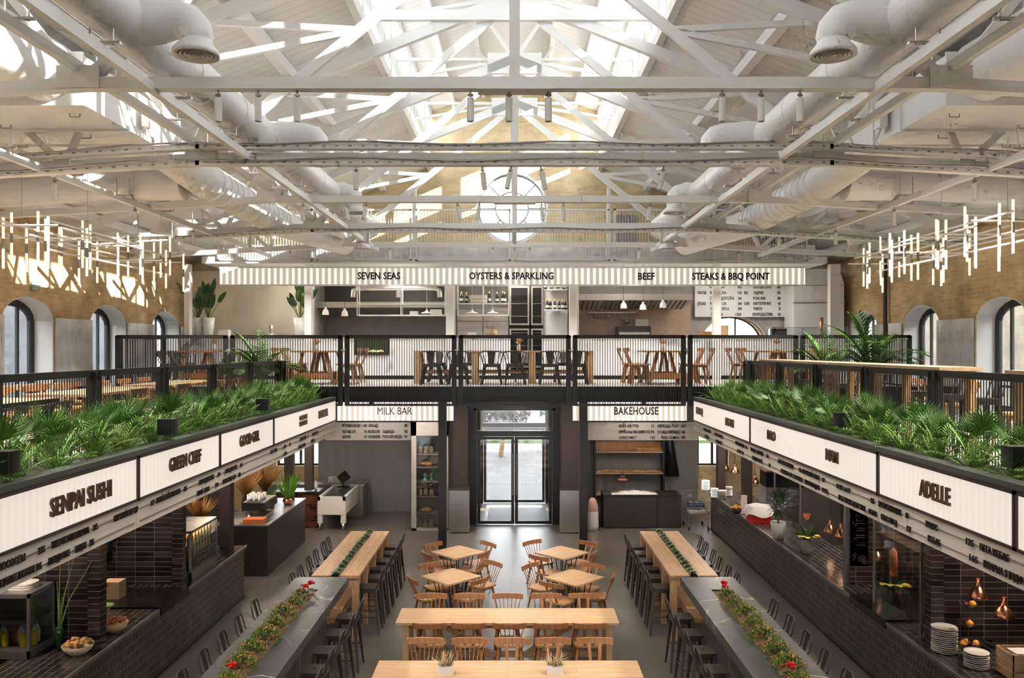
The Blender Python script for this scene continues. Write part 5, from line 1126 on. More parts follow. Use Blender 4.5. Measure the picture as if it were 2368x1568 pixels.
for k, x in enumerate((1013,1086,1213,1303)): ac((PX(x,19.7),19.7,ZD),math.pi,'gunmetal armchair behind the long table on the far deck, %s from the left' % ORD[k],'armchairs on the far deck, rear row')
r = thing('deck_table', 'long oak table with gunmetal armchairs at the middle of the far deck', 'table', (PX(1165,18.9),18.9,ZD))
a, b = PX(957,18.6), PX(1372,18.6)
MB().box(a,18.55,ZD+.715,b,19.35,ZD+.75).build('tabletop', M['oakX'], r, world=True)
for x in (a+.07,PX(1098,18.6),PX(1231,18.6),b-.07):
    for y in (18.57,19.25): MB().box(x-.07,y,ZD,x+.07,y+.08,ZD+.715).build('leg', M['oakZ'], r, world=True)
MB().box(a+.1,18.9,ZD+.22,b-.1,18.98,ZD+.31).build('stretcher', M['oakX'], r, world=True)
def xtable(px, wd, Y, lab):
    x = PX(px,Y); r = thing('trestle_table', lab, 'table', (x,Y,ZD), group='trestle tables on the deck')
    MB().box(-wd/2,-.78,.715,wd/2,.78,.75).build('tabletop', M['chair'], r)
    for t in (-1,1):
        for s in (-1,1): MB().beam((s*(wd/2-.24),t*.60,.715),(s*(wd/2-.06),t*.62,0),.10,.06).build('leg', M['chair'], r)
        MB().box(-wd/2+.14,t*.61-.03,.14,wd/2-.14,t*.61+.03,.26).build('cross_rail', M['chair'], r)
        MB().beam((0,t*.55,.2),(0,t*.12,.70),.06,.06).build('brace', M['chair'], r)
    return x
for px, wd, nm in ((742,.98,'second from the left'),(482,.98,'leftmost'),(1535,.98,'second from the right'),(1800,1.1,'rightmost')):
    x = xtable(px, wd, 18.7, 'wooden trestle table on the far deck, %s' % nm); h = wd/2+.12
    for k, (dx, dy, rz) in enumerate(((-h,-.5,-math.pi/2),(-h+.03,.02,-math.pi/2),(-h-.05,.52,-math.pi/2),(h+.08,-.5,math.pi/2),(h-.02,.04,math.pi/2),(h+.05,.5,math.pi/2))):
        t = 'st'[(k+len(nm)) % 2]
        if nm == 'leftmost': ac((x+dx*1.08,18.7+dy,ZD),rz,'gunmetal armchair at the leftmost deck trestle table, %s' % ('left front','left middle','left rear','right front','right middle','right rear')[k],'armchairs on the far deck')
        else: chair(t, x+dx, 18.7+dy, rz, KN[t]+' chair at the %s deck trestle table, %s' % (nm,('left front','left middle','left rear','right front','right middle','right rear')[k]), 'chairs on the far deck', ZD)
# gallery furniture, left
def gtable(s, xc, w_, y0, y1, lab, mt, metal=False):
    r = thing('gallery_table', lab, 'table', (xc,(y0+y1)/2,ZS))
    MB().box(xc-w_/2,y0,ZS+.715,xc+w_/2,y1,ZS+.75).build('tabletop', M['oakY'], r, world=True)
    for x in (xc-w_/2+.08,xc+w_/2-.08):
        for y in (y0+.12,y1-.12): MB().beam((x,y,ZS+.715),(x,y,ZS),.09,.09).build('leg', M['black'] if metal else M['chair'], r, world=True)
    if metal: MB().box(xc-w_/2-.004,y0,ZS+.69,xc-w_/2+.01,y1,ZS+.745).box(xc+w_/2-.01,y0,ZS+.69,xc+w_/2+.004,y1,ZS+.745).build('edge_frame', M['black'], r, world=True)
    else: MB().box(xc-.03,y0+.1,ZS+.2,xc+.03,y1-.1,ZS+.28).build('stretcher', M['chair'], r, world=True)
gtable(-1,-6.1,.9,7.4,10.2,'oak table with black steel edge on the left gallery, nearest','oakY',True)
gtable(-1,-6.1,.9,10.9,13.2,'long oak table on the left gallery, second from the camera','oakY')
gtable(-1,-6.1,.9,13.7,16.0,'long oak table on the left gallery, farthest','oakY')
gtable(-1,-8.1,.8,12.0,14.6,'oak table by the corrugated wall on the left gallery','oakY')
GL = 'chairs of the left gallery'
for k, y in enumerate((7.9,8.7,9.6)):
    ac((-5.5,y,ZS),math.pi/2,'gunmetal armchair on the inner side of the nearest left gallery table, %s' % ORD[k],'armchairs on the left gallery')
for k, y in enumerate((9.6,11.3,12.0,12.8,14.0,14.8,15.6)):
    t = 'st'[k % 2]; chair(t,-6.75,y,-math.pi/2,KN[t]+' chair on the wall side of the left gallery tables, %s from the camera' % ORD[k],GL,ZS)
for k, y in enumerate((11.3,12.1,12.8,14.1,14.9,15.6)):
    t = 'ts'[k % 2]; chair(t,-5.45,y,math.pi/2,KN[t]+' chair on the fence side of the left gallery tables, %s from the camera' % ORD[k],GL,ZS)
for k, y in enumerate((12.5,13.4,14.2)): chair('t',-7.5,y,math.pi/2,'slat back chair at the table by the left corrugated wall, %s from the camera' % ORD[k],GL,ZS)
# gallery furniture, right: high bar tables along the fence
for k, (y0, y1) in enumerate(((5.2,8.15),(9.4,12.75),(12.8,16.35))):
    r = thing('gallery_bar_table', 'narrow oak bar table along the right gallery fence, %s from the camera' % ORD[k], 'table', (5.1,(y0+y1)/2,ZS), group='gallery bar tables')
    MB().box(4.86,y0,EYE-.255,5.36,y1,EYE-.215).build('tabletop', M['oakY'], r, world=True)
    for y in (y0+.1,(y0+y1)/2,y1-.2): MB().box(4.88,y,ZS,4.96,y+.09,EYE-.255).box(5.26,y,ZS,5.34,y+.09,EYE-.255).box(4.96,y,EYE-.35,5.26,y+.09,EYE-.255).build('leg_frame', M['oakZ'], r, world=True)
for k, y in enumerate((9.9,10.7,11.5,13.3,14.1,14.9,15.7)):
    st((5.62,y,ZS),math.pi/2,'gunmetal bar stool at the bar tables of the right gallery, %s from the camera' % ORD[k],'stools of the right gallery')
for k, (x, y, rz) in enumerate(((5.9,8.5,-.3),(6.6,9.3,2.2),(7.0,11.5,.6),(7.2,13.4,1.2),(7.6,15.0,-1.0))):
    t = 'ts'[k % 2]; chair(t,x,y,rz,KN[t]+' chair standing on the right gallery floor, %s from the camera' % ORD[k],'chairs of the right gallery',ZS)
gtable(1,7.6,.9,9.0,11.0,'oak table in the open middle of the right gallery','oakY')
# stairs between gallery and deck
r = thing('steps', 'dark open steps at the left end of the far deck', 'stairs', (PX(400,20),20,ZD))
for k in range(7): MB().box(PX(372+4*k,20),19.8+.2*k,ZD+.15*k+.13,PX(420,20),20.05+.2*k,ZD+.15*k+.16).build('tread', M['steeld'], r, world=True)
MB().beam((PX(366,20),19.8,ZD+.02),(PX(410,20),21.2,ZD+1.1),.04,.16).build('stringer', M['steeld'], r, world=True)
# ------------------------------------------------------------ plants
def blade(m, p, d, up, L, w, droop=.3, n=4, fold=0):
    "tapering strap leaf from p along d"
    d = Vector(d).normalized(); up = Vector(up); sd = d.cross(up)
    if sd.length < .05: sd = d.cross(Vector((1,0,0)))
    sd.normalize(); vs = []; c = Vector(p)
    for i in range(n+1):
        t = i/n; ww = w*(math.sin(math.pi*min(1,.18+.82*t))**.8 if i < n else .02)
        vs += [c - sd*ww/2, c + sd*ww/2]
        dd = (d - Vector((0,0,1))*droop*t*1.6).normalized(); c = c + dd*(L/n)
    m.add(vs, [(2*i,2*i+1,2*i+3,2*i+2) for i in range(n)])
def fanpalm(seed, h=.50):
    R5 = random.Random(seed); r = thing('fan_palm', 'x', 'palm'); f = MB(); st_ = MB()
    for k in range(17):
        a = k*2.4+R5.random()*.4; el = .25+1.15*R5.random(); L = h*R5.uniform(.45,.68)
        d = Vector((math.cos(a)*math.cos(el),math.sin(a)*math.cos(el),math.sin(el))); tip = Vector((0,0,h*.22))+d*L
        st_.tube((0,0,h*.2),tip,.004,n=4)
        sd = d.cross(Vector((0,0,1))).normalized(); u = sd.cross(d)
        for i in range(13):
            t = (i-6)/6*1.25; dd = d*math.cos(t)+sd*math.sin(t)+u*.1
            blade(f, tip, dd, u, h*R5.uniform(.42,.56)*(1-.15*abs(t)), .017, .12, 2)
    f.build('fronds', M['leafA'], r); st_.build('stalks', M['stem'], r)
    MB().lathe([(.04,0),(.035,h*.1),(.05,h*.22),(.02,h*.28)],n=8).build('stump', M['trunk'], r)
    return r
def featherpalm(seed, h=.45, nf=20, pairs=13, m='leafB', wl=.012, nm='feather_palm'):
    R5 = random.Random(seed); r = thing(nm, 'x', 'palm'); f = MB(); st_ = MB()
    for k in range(nf):
        a = k*2.4+R5.random()*.5; el = .75+.7*R5.random(); L = h*R5.uniform(.9,1.35); c = Vector((0,0,.02)); d = Vector((math.cos(a)*math.cos(el),math.sin(a)*math.cos(el),math.sin(el)))
        pts = [c.copy()]
        for i in range(pairs):
            d = (d - Vector((0,0,1))*(.085 if i > 2 else .02)).normalized(); c = c + d*(L/pairs); pts.append(c.copy())
            if i < 2: continue
            sd = d.cross(Vector((0,0,1))).normalized(); ll = h*.30*math.sin(math.pi*(i-1)/(pairs-.3))**.6
            for s in (-1,1): blade(f, c, sd*s*.8+d*.65, Vector((0,0,1)), ll, wl, .35, 2)
        st_.path(pts, .0035, 4)
    f.build('fronds', M[m], r); st_.build('stalks', M['stem'], r)
    return r
fps = [Proto(fanpalm(k)) for k in (1,2)]; ffs = [Proto(featherpalm(k)) for k in (3,4)]
R6 = random.Random(21)
for s, nm in ((-1,'left'),(1,'right')):
    y = 5.1; k = 0; q = {0:0,1:0}
    while y < 16.7:
        kind = 0 if k % 2 == 0 else 1; z = ZS+.22; i = q[kind]; q[kind] += 1
        x = s*(4.28+R6.uniform(-.06,.14)) if kind == 0 else s*(4.06+R6.uniform(-.03,.04))
        lab = ('spiky dark fan palm' if kind == 0 else 'light green feathery palm')+' in the %s gallery trough, %s from the camera' % (nm,ORD[i])
        (fps if kind == 0 else ffs)[k//2 % 2]((x,y,z+(.07 if kind == 0 else .0)), R6.uniform(0,6.28), lab, 'palms in the gallery troughs', (R6.uniform(.80,.95) if kind == 0 else R6.uniform(.72,.86)))
        y += .31; k += 1
# extra second row of feathery palms at the rail
for s, nm in ((-1,'left'),(1,'right')):
    for k in range(13):
        ffs[k % 2]((s*(4.42),5.3+.88*k,ZS+.24),k*1.3,'light green feathery palm against the %s gallery fence, %s from the camera' % (nm,ORD[k]),'palms in the gallery troughs',.8)
for s, nm in ((-1,'left'),(1,'right')):
    for k in range(18):
        ffs[k % 2]((s*(3.97),5.2+.64*k,ZS+.20),k*2.1,'small feathery palm at the front of the %s gallery trough, %s from the camera' % (nm,ORD[k]),'palms in the gallery troughs',.60)
# black loudspeakers among the palms
for k, (x, y, Y, lab) in enumerate(((388,996,9.0,'left trough, middle'),(8,1084,6.2,'left trough, nearest the camera'),(608,940,12.6,'left trough, far end'),(1948,1003,9.9,'right trough, middle'),(2352,1090,6.5,'right trough, nearest the camera'))):
    Xs = PX(x,Y); r = thing('garden_speaker', 'small black loudspeaker on a stake among palms, '+lab, 'speaker', (Xs,Y,ZS+.22), group='loudspeakers in the troughs')
    MB().rbox((0,0,.20),(.19,.14,.17),.02).build('cabinet', M['black'], r); MB().tube((-.03,0,0),(-.03,0,.2),.012,n=6).tube((.03,0,0),(.03,0,.2),.012,n=6).build('stake', M['pot'], r)
# tall palms in pots behind the gallery rails
def tallpalm(h, seed): 
    r = featherpalm(seed, h*.50, 26, 18, 'leafA', .045, 'tall_palm'); 
    for c in [c for c in OBJ if c.parent == r]: c.location.z = .42*h
    MB().lathe([(.001,0),(.16,0),(.20,.38),(.18,.38),(.17,.34),(.001,.34)],n=18).build('pot', M['pot'], r); MB().tube((0,0,.3),(0,0,.5*h),.035,.03,n=7).tube((.05,.03,.3),(.07,.05,.45*h),.02,n=6).build('trunk', M['trunk'], r)
    return r
t1 = Proto(tallpalm(2.0,31)); t2 = Proto(tallpalm(1.65,32))
t1((7.15,16.5,ZS),0,'tall arching palm in a pot by the right end of the far deck'); 
t2((6.25,16.4,ZS),0,'shorter bushy palm in a pot behind the right gallery fence')
t2((-5.15,16.75,ZS),1.0,'arching palm in a pot behind the far end of the left gallery fence')
def bushpot():
    r = thing('leafy_pot_plant', 'leafy dark pot plant beside the arching palm on the left gallery', 'plant', (-5.75,16.3,ZS)); f = MB(); R7 = random.Random(8)
    for k in range(90):
        a, e = R7.uniform(0,6.28), R7.uniform(.2,1.5); d = Vector((math.cos(a)*math.cos(e),math.sin(a)*math.cos(e),math.sin(e))); blade(f, d*R7.uniform(.05,.35)+Vector((0,0,.75)), d, Vector((0,0,1)), .14, .06, .2, 3)
    f.build('foliage', M['leafD'], r); MB().lathe([(.001,0),(.14,0),(.17,.42),(.001,.4)],n=16).build('pot', M['pot'], r); MB().tube((0,0,.4),(0,0,.9),.02,n=6).build('trunk', M['trunk'], r)
bushpot()
# strelitzia in white planters on the upper counter
def strelitzia(seed, fl):
    R7 = random.Random(seed); r = thing('white_planter_plant', 'x', 'plant'); f = MB(); s_ = MB()
    for k in range(16):
        a, e = R7.uniform(0,6.28), R7.uniform(.95,1.5); d = Vector((math.cos(a)*math.cos(e),math.sin(a)*math.cos(e),math.sin(e))); L = R7.uniform(.25,.80)
        p = Vector((0,0,.5))+d*L; s_.tube((d.x*.02,d.y*.02,.48),p,.008,n=5); blade(f, p, d+Vector((0,0,.2)), Vector((d.x,-1,.3)), R7.uniform(.26,.38), .13, .35, 5)
    f.build('leaves', M['leafD'], r); s_.build('stems', M['stem'], r)
    MB().lathe([(.001,0),(.11,0),(.16,.52),(.145,.52),(.13,.46),(.001,.46)],n=22).build('planter', M['whitem'], r)
    if fl:
        for k in range(2):
            m = MB(); c = Vector((-.10+.22*k,0,1.28+.06*k))
            for i in range(4): blade(m, c, (1 if k else -1,.2,.3+.5*i), Vector((0,1,0)), .13, .03, .1, 3)
            m.build('orange_flower', M['orange'], r)
    return r
for k, (x, fl, lab) in enumerate(((457,1,'tall white planter of broad leaves, leftmost on the upper counter'),(482,0,'tall white planter of broad leaves, second from left on the upper counter'),(693,0,'tall white planter of broad leaves beside the second white column'))):
    o = strelitzia(40+k, fl); o.location = (PX(x,21.45),21.45,EYE+.281); o['label'] = lab; o['group'] = 'white planters on the upper counter'
# succulents in the oak channel
def succ():
    r = MB(); R7 = random.Random(2)
    for ring, (n, e, L) in enumerate(((4,1.3,.04),(7,.9,.055),(9,.45,.065))):
        for i in range(n):
            a = 2*math.pi*i/n+ring*.4; d = (math.cos(a)*math.cos(e),math.sin(a)*math.cos(e),math.sin(e)); blade(r, (0,0,.015), d, (0,0,1), L, .03, .0, 3)
    return r.build('succulent', M['leafS'], label='x', cat='succulent')
su = Proto(succ())
for s, nm in ((-1,'left'),(1,'right')):
    for k in range(15):
        su((s*2.88,13.26+.222*k,1.046),k*.7,'rosette succulent in the %s oak table channel, %s from the camera' % (nm,ORD[k]),'succulents in the oak channels',(1.75,1.5,1.6)[k % 3])
# berry shrubs in the marble troughs
def shrub(seed):
    R7 = random.Random(seed); r = thing('berry_shrub', 'x', 'shrub'); f = MB(); b = MB()
    for k in range(420):
        a, e, q = R7.uniform(0,6.28), math.asin(R7.random()), R7.uniform(.55,1)
        d = Vector((math.cos(a)*math.cos(e)*.19,math.sin(a)*math.cos(e)*.27,math.sin(e)*.19))*q
        blade(f, d+Vector((0,0,.03)), d.normalized()+Vector((R7.uniform(-.7,.7),R7.uniform(-.7,.7),R7.uniform(-.3,.7))), (0,0,1), .05, .018, .1, 2)
    for k in range(38):
        a, e = R7.uniform(0,6.28), math.asin(R7.random()**.6)
        d = Vector((math.cos(a)*math.cos(e)*.185,math.sin(a)*math.cos(e)*.265,math.sin(e)*.195)); b.ball(d+Vector((0,0,.04)), .0095, 6)
    f.build('foliage', M['leafO'], r); b.build('berries', M['berry'], r)
    return r
sh = [Proto(shrub(60)),Proto(shrub(61))]
def cyc():
    r = thing('cyclamen', 'x', 'flower'); f = MB(); p = MB(); R7 = random.Random(70)
    for k in range(22): a = k*2.4; blade(f, (0,0,.03), (math.cos(a),math.sin(a),.5), (0,0,1), .09, .05, .4, 3)
    for k in range(14):
        a, q = k*2.4, .05*R7.random(); c = Vector((math.cos(a)*q,math.sin(a)*q,.12+.03*R7.random()))
        for i in range(4): blade(p, c, (math.cos(i*1.57+k),math.sin(i*1.57+k),1.4), (math.cos(i*1.57+k),math.sin(i*1.57+k),-.5), .045, .03, 0, 2)
    f.build('leaves', M['leafD'], r); p.build('petals', M['red'], r); return r
cy = Proto(cyc())
for s, nm in ((-1,'left'),(1,'right')):
    for k in range(8):
        sh[k % 2]((s*(3.075+.015*(k % 3-1)),8.75+.44*k,1.07),k*.0,'bushy shrub full of orange berries in the %s marble trough, %s from the camera' % (nm,ORD[k]),'berry shrubs in the marble troughs',(.78,.95,.9,1.0,.86,.95,.8,.72)[k])
    for k, y in enumerate((8.98,11.95,12.12)):
        cy((s*3.05+.04*(k-1),y,1.10),k,'bright red cyclamen at the %s of the %s marble trough' % (('near end','far end, nearer one','far end, farther one')[k],nm),'red cyclamens',.95)
# dried arrangements on the nearest table
for k, x in enumerate((-.84,.49)):
    r = thing('flower_box', 'white box of dried grasses on the nearest long table, %s' % ('left one','right one')[k], 'flower box', (x,10.0,.75), group='flower boxes'); R7 = random.Random(80+k)
    MB().rbox((0,0,0),(.20,.14,.10),.025).build('box', M['ceramic'], r); f = MB(); g = MB()
    for i in range(90):
        a, e = R7.uniform(0,6.28), R7.uniform(.3,1.4); d = (math.cos(a)*math.cos(e)*1.5,math.sin(a)*math.cos(e),math.sin(e)); L = R7.uniform(.10,.22); blade(f if (i % 3) else g, (R7.uniform(-.07,.07),R7.uniform(-.04,.04),.09), d, (0,0,1), L, .014, .25, 3)
    f.build('dried_stems', M['drypink'], r); g.build('green_stems', M['leafO'], r)
# small dried posies on deck tables
for k, (x, Y) in enumerate(((733,18.5),(495,18.5),(1200,18.9),(1532,18.5),(1797,18.5))):
    r = thing('posy_vase', 'small vase of dried flowers on the far deck tables, %s from the left' % ORD[(1,0,2,3,4)[k]], 'vase', (PX(x,Y),Y,ZD+.75), group='posies on the deck tables'); R7 = random.Random(90+k); f = MB()
    MB().lathe([(.001,0),(.04,0),(.05,.08),(.03,.14),(.035,.16)],n=12).build('vase', M['ceramic'], r)
    for i in range(40):
        a, e = R7.uniform(0,6.28), R7.uniform(.4,1.5); blade(f, (0,0,.15), (math.cos(a)*math.cos(e),math.sin(a)*math.cos(e),math.sin(e)), (0,0,1), R7.uniform(.1,.2), .03, .2, 3)
    f.build('dried_flowers', M['drypink'], r)
# ------------------------------------------------------------ things on the stall counters
ZT = .972
for k, (x, y, Xc) in enumerate(((2262,1383,0),(2322,1427,0),(1920,1232,0),(1945,1243,0),(2000,1276,0),(2028,1296,0),(1745,1118,0),(1677,1086,0),(1700,1094,0))):
    Xs = (5.75,6.0,5.85,5.75,5.8,5.75,5.66,5.6,5.6)[k]; Y = F*Xs/(x-CX)
    lc((Xs,Y,PZ(y,Y)),0,'shiny copper bell lamp over the right counter, %s' % ('nearest pair, left','nearest pair, right','second pair, left','second pair, right','pair beside the floral banner, left','pair beside the floral banner, right','single one by the grill shelf','farthest pair, left','farthest pair, right')[k],'copper lamps')
def stack(px, py, n, r_, lab, grp, dz=.024, X=None):
    x, y, _ = at(px, py, ZT); y += r_; 
    m = MB().lathe([(.001,0),(r_*.6,0),(r_*.75,.006),(r_,.016),(r_,.021),(r_*.8,.012),(.001,.008)],n=26)
    o = m.build('plate', M['ceramic'], label='x', cat='plate'); p = Proto(o)
    for k in range(n): p((x+.003*math.sin(k*3),y+.003*math.cos(k*2),ZT+dz*k),0,'%s, %s from the bottom' % (lab,ORD[k]),grp)
stack(2199,1517,13,.150,'white plate in the tall stack by the tiled pillar','plates in the tall stack')
stack(2273,1554,8,.135,'white oval plate in the low stack before the fruit stand','plates in the low stack')
for k, (px, py, n, r_) in enumerate(((1634,1135,10,.11),(1655,1152,9,.10),(1672,1155,8,.12),(1688,1148,9,.09))):
    stack(px, py, n, r_, 'cream plate in the far counter stacks, %s stack from the left' % ORD[k], 'plates on the far counter', .026)
def lstack(px0, py0, z, n, r_, lab, grp, Y):
    p = Proto(MB().lathe([(.001,0),(r_*.7,0),(r_,.012),(r_,.018),(.001,.008)],n=22).build('plate', M['ceramic'], label='x', cat='plate'))
    for k in range(n): p((PX(px0,Y),Y,z+.021*k),0,'%s, %s from the bottom' % (lab,ORD[k]),grp)
lstack(768,1104,.90,8,.11,'white plate stacked on the steel worktop by the fluted wall','plates by the fluted wall',23.3)
lstack(785,1104,.90,8,.11,'white plate, right stack on the worktop by the fluted wall','plates by the fluted wall, right stack',23.3)
# near left: condiment fridge with bottles and trays
r = thing('counter_fridge', 'steel framed glass counter fridge at the near end of the left counter', 'fridge', (-6.2,10.15,ZT)); x0, x1, y0, y1, z0, z1 = -6.62, -5.82, 9.85, 10.42, ZT, ZT+.78
MB().box(x0,y0,z0,x1,y1,z0+.10).box(x0,y0,z1-.05,x1,y1,z1).box(x0,y1-.02,z0,x1,y1,z1).box(x0,y0,z0,x0+.03,y1,z1).box(x1-.03,y0,z0,x1,y0+.03,z1).box(x1-.03,y1-.03,z0,x1,y1,z1).build('casing', M['steeld'], r, world=True)
MB().box(x0+.03,y0+.01,z0+.10,x1-.03,y0+.015,z1-.05).box(x1-.015,y0+.03,z0+.1,x1-.01,y1-.03,z1-.05).build('glass_pane', M['glassd'], r, world=True)
MB().box(x0+.03,y0+.04,z0+.40,x1-.03,y1-.03,z0+.41).build('wire_shelf', M['steel'], r, world=True)
def squeeze(c, nm):
    r = thing(nm, 'x', 'bottle'); MB().lathe([(.001,0),(.036,0),(.038,.02),(.038,.15),(.030,.175),(.001,.18)],n=14).build('bottle_body', c, r); MB().lathe([(.028,.172),(.022,.20),(.006,.215),(.004,.26),(.001,.26)],n=10).build('nozzle', M['whitem'] if c != M['redp'] else M['redp'], r); return r
sy, sr, sw = Proto(squeeze(M['yellow'],'squeeze_bottle')), Proto(squeeze(M['redp'],'squeeze_bottle')), Proto(squeeze(M['whitem'],'squeeze_bottle'))
for k, (c, nm, dx, dy) in enumerate(((sy,'yellow',-6.28,10.08),(sy,'yellow',-6.20,10.0),(sy,'yellow',-5.98,10.0),(sy,'yellow',-5.90,10.08),(sr,'red',-6.13,10.1),(sw,'white',-6.06,10.08),(sw,'white',-6.10,10.22),(sw,'white',-5.93,10.2))):
    c((dx,dy,ZT+.10),0,'%s sauce squeeze bottle inside the near left counter fridge, %s counted along' % (nm,ORD[k]),'sauce bottles in the fridge')
for k in range(6):
    MB().rbox((-6.42+.36*(k//3),10.13,z1+.001+.026*(k % 3)),(.33,.26,.02),.1,5).build('serving_tray', M['ceramic'], label='pale oval tray on top of the near counter fridge, %s pile, %s from the bottom' % (('left','right')[k//3],ORD[k%3]), cat='tray', group='trays on the counter fridge')
# bowls of snacks
def bowl(px, py, r_, mt, lab, R7, fl):
    x, y, _ = at(px, py, ZT); y += r_*.8; r = thing('snack_bowl', lab, 'bowl', (x,y,ZT), group='snack bowls')
    MB().lathe([(.001,0),(r_*.5,0),(r_*.85,.05),(r_,.11),(r_*.96,.11),(r_*.8,.055),(.001,.02)],n=26).build('bowl', mt, r); h = MB()
    for k in range(34):
        a, q = R7.uniform(0,6.28), R7.random()**.5*r_*.78; h.ball((math.cos(a)*q,math.sin(a)*q,.10+.07*(1-(q/r_)**2)+.01*R7.random()), R7.uniform(.02,.04), 7, .7)
    h.build('snack_heap', fl, r)
    return r
R8 = random.Random(6)
bowl(165,1521,.185,M['basket'],'pale wicker bowl heaped with crackers and fruit on the left counter',R8,M['bread'])
bowl(255,1467,.165,M['cartn'],'brown bowl of dark dried fruit on the left counter, by the tiled pillar',R8,mat('glazed nuts',(.35,.12,.05),.3,var=.5,vscale=30))
bowl(238,1283,.0,M['basket'],'x',R8,M['bread']) if False else None
r = thing('branch_vase', 'dark green glass vase with long bare branches on the left counter', 'vase', at(134,1500,ZT)); r.location.y += .02
MB().lathe([(.001,0),(.045,0),(.05,.2),(.045,.27),(.04,.27)],n=16).build('vase', mat('green glass',(.02,.07,.03),.1), r); b = MB()
for dx, dy, h in ((.02,.0,1.0),(.35,.12,.95),(-.05,.05,.7),(.15,.1,1.05),(.05,-.02,.55)): b.path([(0,0,.2),(dx*.3,dy*.3,.2+h*.4),(dx,dy,.1+h)],[.012,.009,.004],6)
b.build('branches', M['stem'], r)
r = thing('protea_bouquet', 'bunch of red proteas in paper by the left tiled pillar', 'bouquet', at(226,1450,ZT)); r.location.y += .15
MB().lathe([(.001,0),(.03,0),(.09,.22),(.085,.22),(.03,.03)],n=12).build('paper_cone', M['cartn'], r)
f = MB(); p = MB()
for k in range(26): a = k*2.4; blade(f,(0,0,.2),(math.cos(a)*.8,math.sin(a)*.8,.5),(0,0,1),.16,.04,.5,3)
for c in ((0,0,.33),(-.06,.02,.44),(.05,-.02,.48)):
    for i in range(16): a = i*2.4; blade(p,c,(math.cos(a)*.6,math.sin(a)*.6,.8),(math.cos(a),math.sin(a),-.5),.08,.02,-.1,2)
f.build('leaves', M['leafB'], r); p.build('flower_heads', mat('dull red petals',(.30,.04,.05),.6), r)
MB().lathe([(.001,0),(.05,0),(.055,.14),(.001,.13)],(at(224,1487,ZT)[0],at(224,1487,ZT)[1]+.1,ZT),12).build('red_cup', M['redp'], label='small red striped cup at the foot of the left tiled pillar', cat='cup')
x, y, _ = at(240,1400,ZT); MB().cb((x,y+.3,ZT+.14),(.26,.22,.28)).build('paper_bag', M['cartn'], label='open brown card box at the back of the left counter', cat='box')
# basket shelf on the divider wall
r = thing('wall_shelf', 'small dark wall shelf holding a bread basket, high on the left divider', 'shelf', (-6.4,12.8,2.05)); MB().box(-6.75,12.7,2.05,-6.2,12.999,2.09).build('shelf_board', M['blackwood'], r, world=True); MB().box(-6.55,12.85,1.5,-6.35,12.999,2.05).build('bracket', M['black'], r, world=True)
r = thing('bread_basket', 'wicker basket with a round loaf on the dark wall shelf', 'basket', (-6.46,12.84,2.091)); MB().lathe([(.001,0),(.10,0),(.14,.08),(.13,.08),(.09,.01)],n=20).build('basket', M['basket'], r); MB().ball((0,0,.08),.11,14,.7).build('loaf', M['bread'], r)
# bottle fridge
r = thing('bottle_fridge', 'lit glass fridge full of juice bottles beside the left tiled pillar', 'fridge', (-5.5,13.8,ZT)); x0, x1, y0, y1, z0, z1 = -5.72, -5.18, 13.15, 14.35, ZT, ZT+.80
MB().box(x0,y0,z0,x1,y1,z0+.14).box(x0,y0,z1-.04,x1,y1,z1).box(x0,y0,z0,x0+.03,y1,z1).box(x1-.035,y0,z0,x1,y0+.035,z1).box(x1-.03,y1-.03,z0,x1,y1,z1).box(x0,y1-.02,z0,x1,y1,z1).build('casing', M['steeld'], r, world=True)
for z in (.34,.55): MB().box(x0+.03,y0+.02,z0+z,x1-.03,y1-.03,z0+z+.01).build('shelf', M['steel'], r, world=True)
MB().box(x1-.012,y0+.035,z0+.14,x1-.008,y1-.03,z1-.04).box(x0+.03,y0+.005,z0+.14,x1-.035,y0+.009,z1-.04).build('glass_pane', M['glassd'], r, world=True)
MB().box(x0+.1,y0+.1,z1-.055,x1-.1,y1-.1,z1-.041).build('light_strip', M['strip'], r, world=True)
def jb(c, nm):
    r = thing(nm, 'x', 'bottle'); MB().lathe([(.001,0),(.03,0),(.03,.10),(.013,.14),(.013,.155)],n=10).build('bottle_body', c, r); MB().lathe([(.016,.15),(.016,.168),(.001,.17)],n=8).build('cap', M['whitem'], r); return r
jo, jw, jk = Proto(jb(M['juice'],'juice_bottle')), Proto(jb(mat('pale lemonade',(.7,.6,.3),.2),'lemonade_bottle')), Proto(jb(M['bglass'],'cola_bottle'))
for lv, z in enumerate((.141,.351,.561)):
    for k in range(8):
        for q in range(2):
            pr, nm = ((jk,'dark cola'),(jo,'orange juice'),(jo,'orange juice'))[lv] if q == 1 or k < 2 else ((jk,'dark cola'),(jw,'pale lemonade'),(jw,'pale lemonade'))[lv]
            pr((x1-.08-.13*q,y0+.10+.13*k,z0+z),0,'%s bottle in the lit fridge, %s shelf, %s row, %s along' % (nm,('bottom','middle','top')[lv],('front','back')[q],ORD[k]),'bottles in the lit fridge')
r = thing('payment_tablet', 'black tablet till on a stand at the end of the left tiled counter', 'till', (-5.5,14.9,ZT)); MB().cb((0,0,.01),(.18,.2,.02)).build('stand_base', M['black'], r); MB().beam((0,0,.02),(.05,0,.18),.1,.03).build('stand', M['steeld'], r); MB().beam((-.1,-.02,.12),(.12,-.04,.34),.22,.015).build('screen', M['screen'], r)
MB().lathe([(.001,0),(.04,0),(.045,.16),(.001,.15)],(-5.55,15.25,ZT),14).build('blue_cup', mat('blue grey cup',(.16,.22,.28),.4), label='blue grey cup behind the tablet till on the left counter', cat='cup')
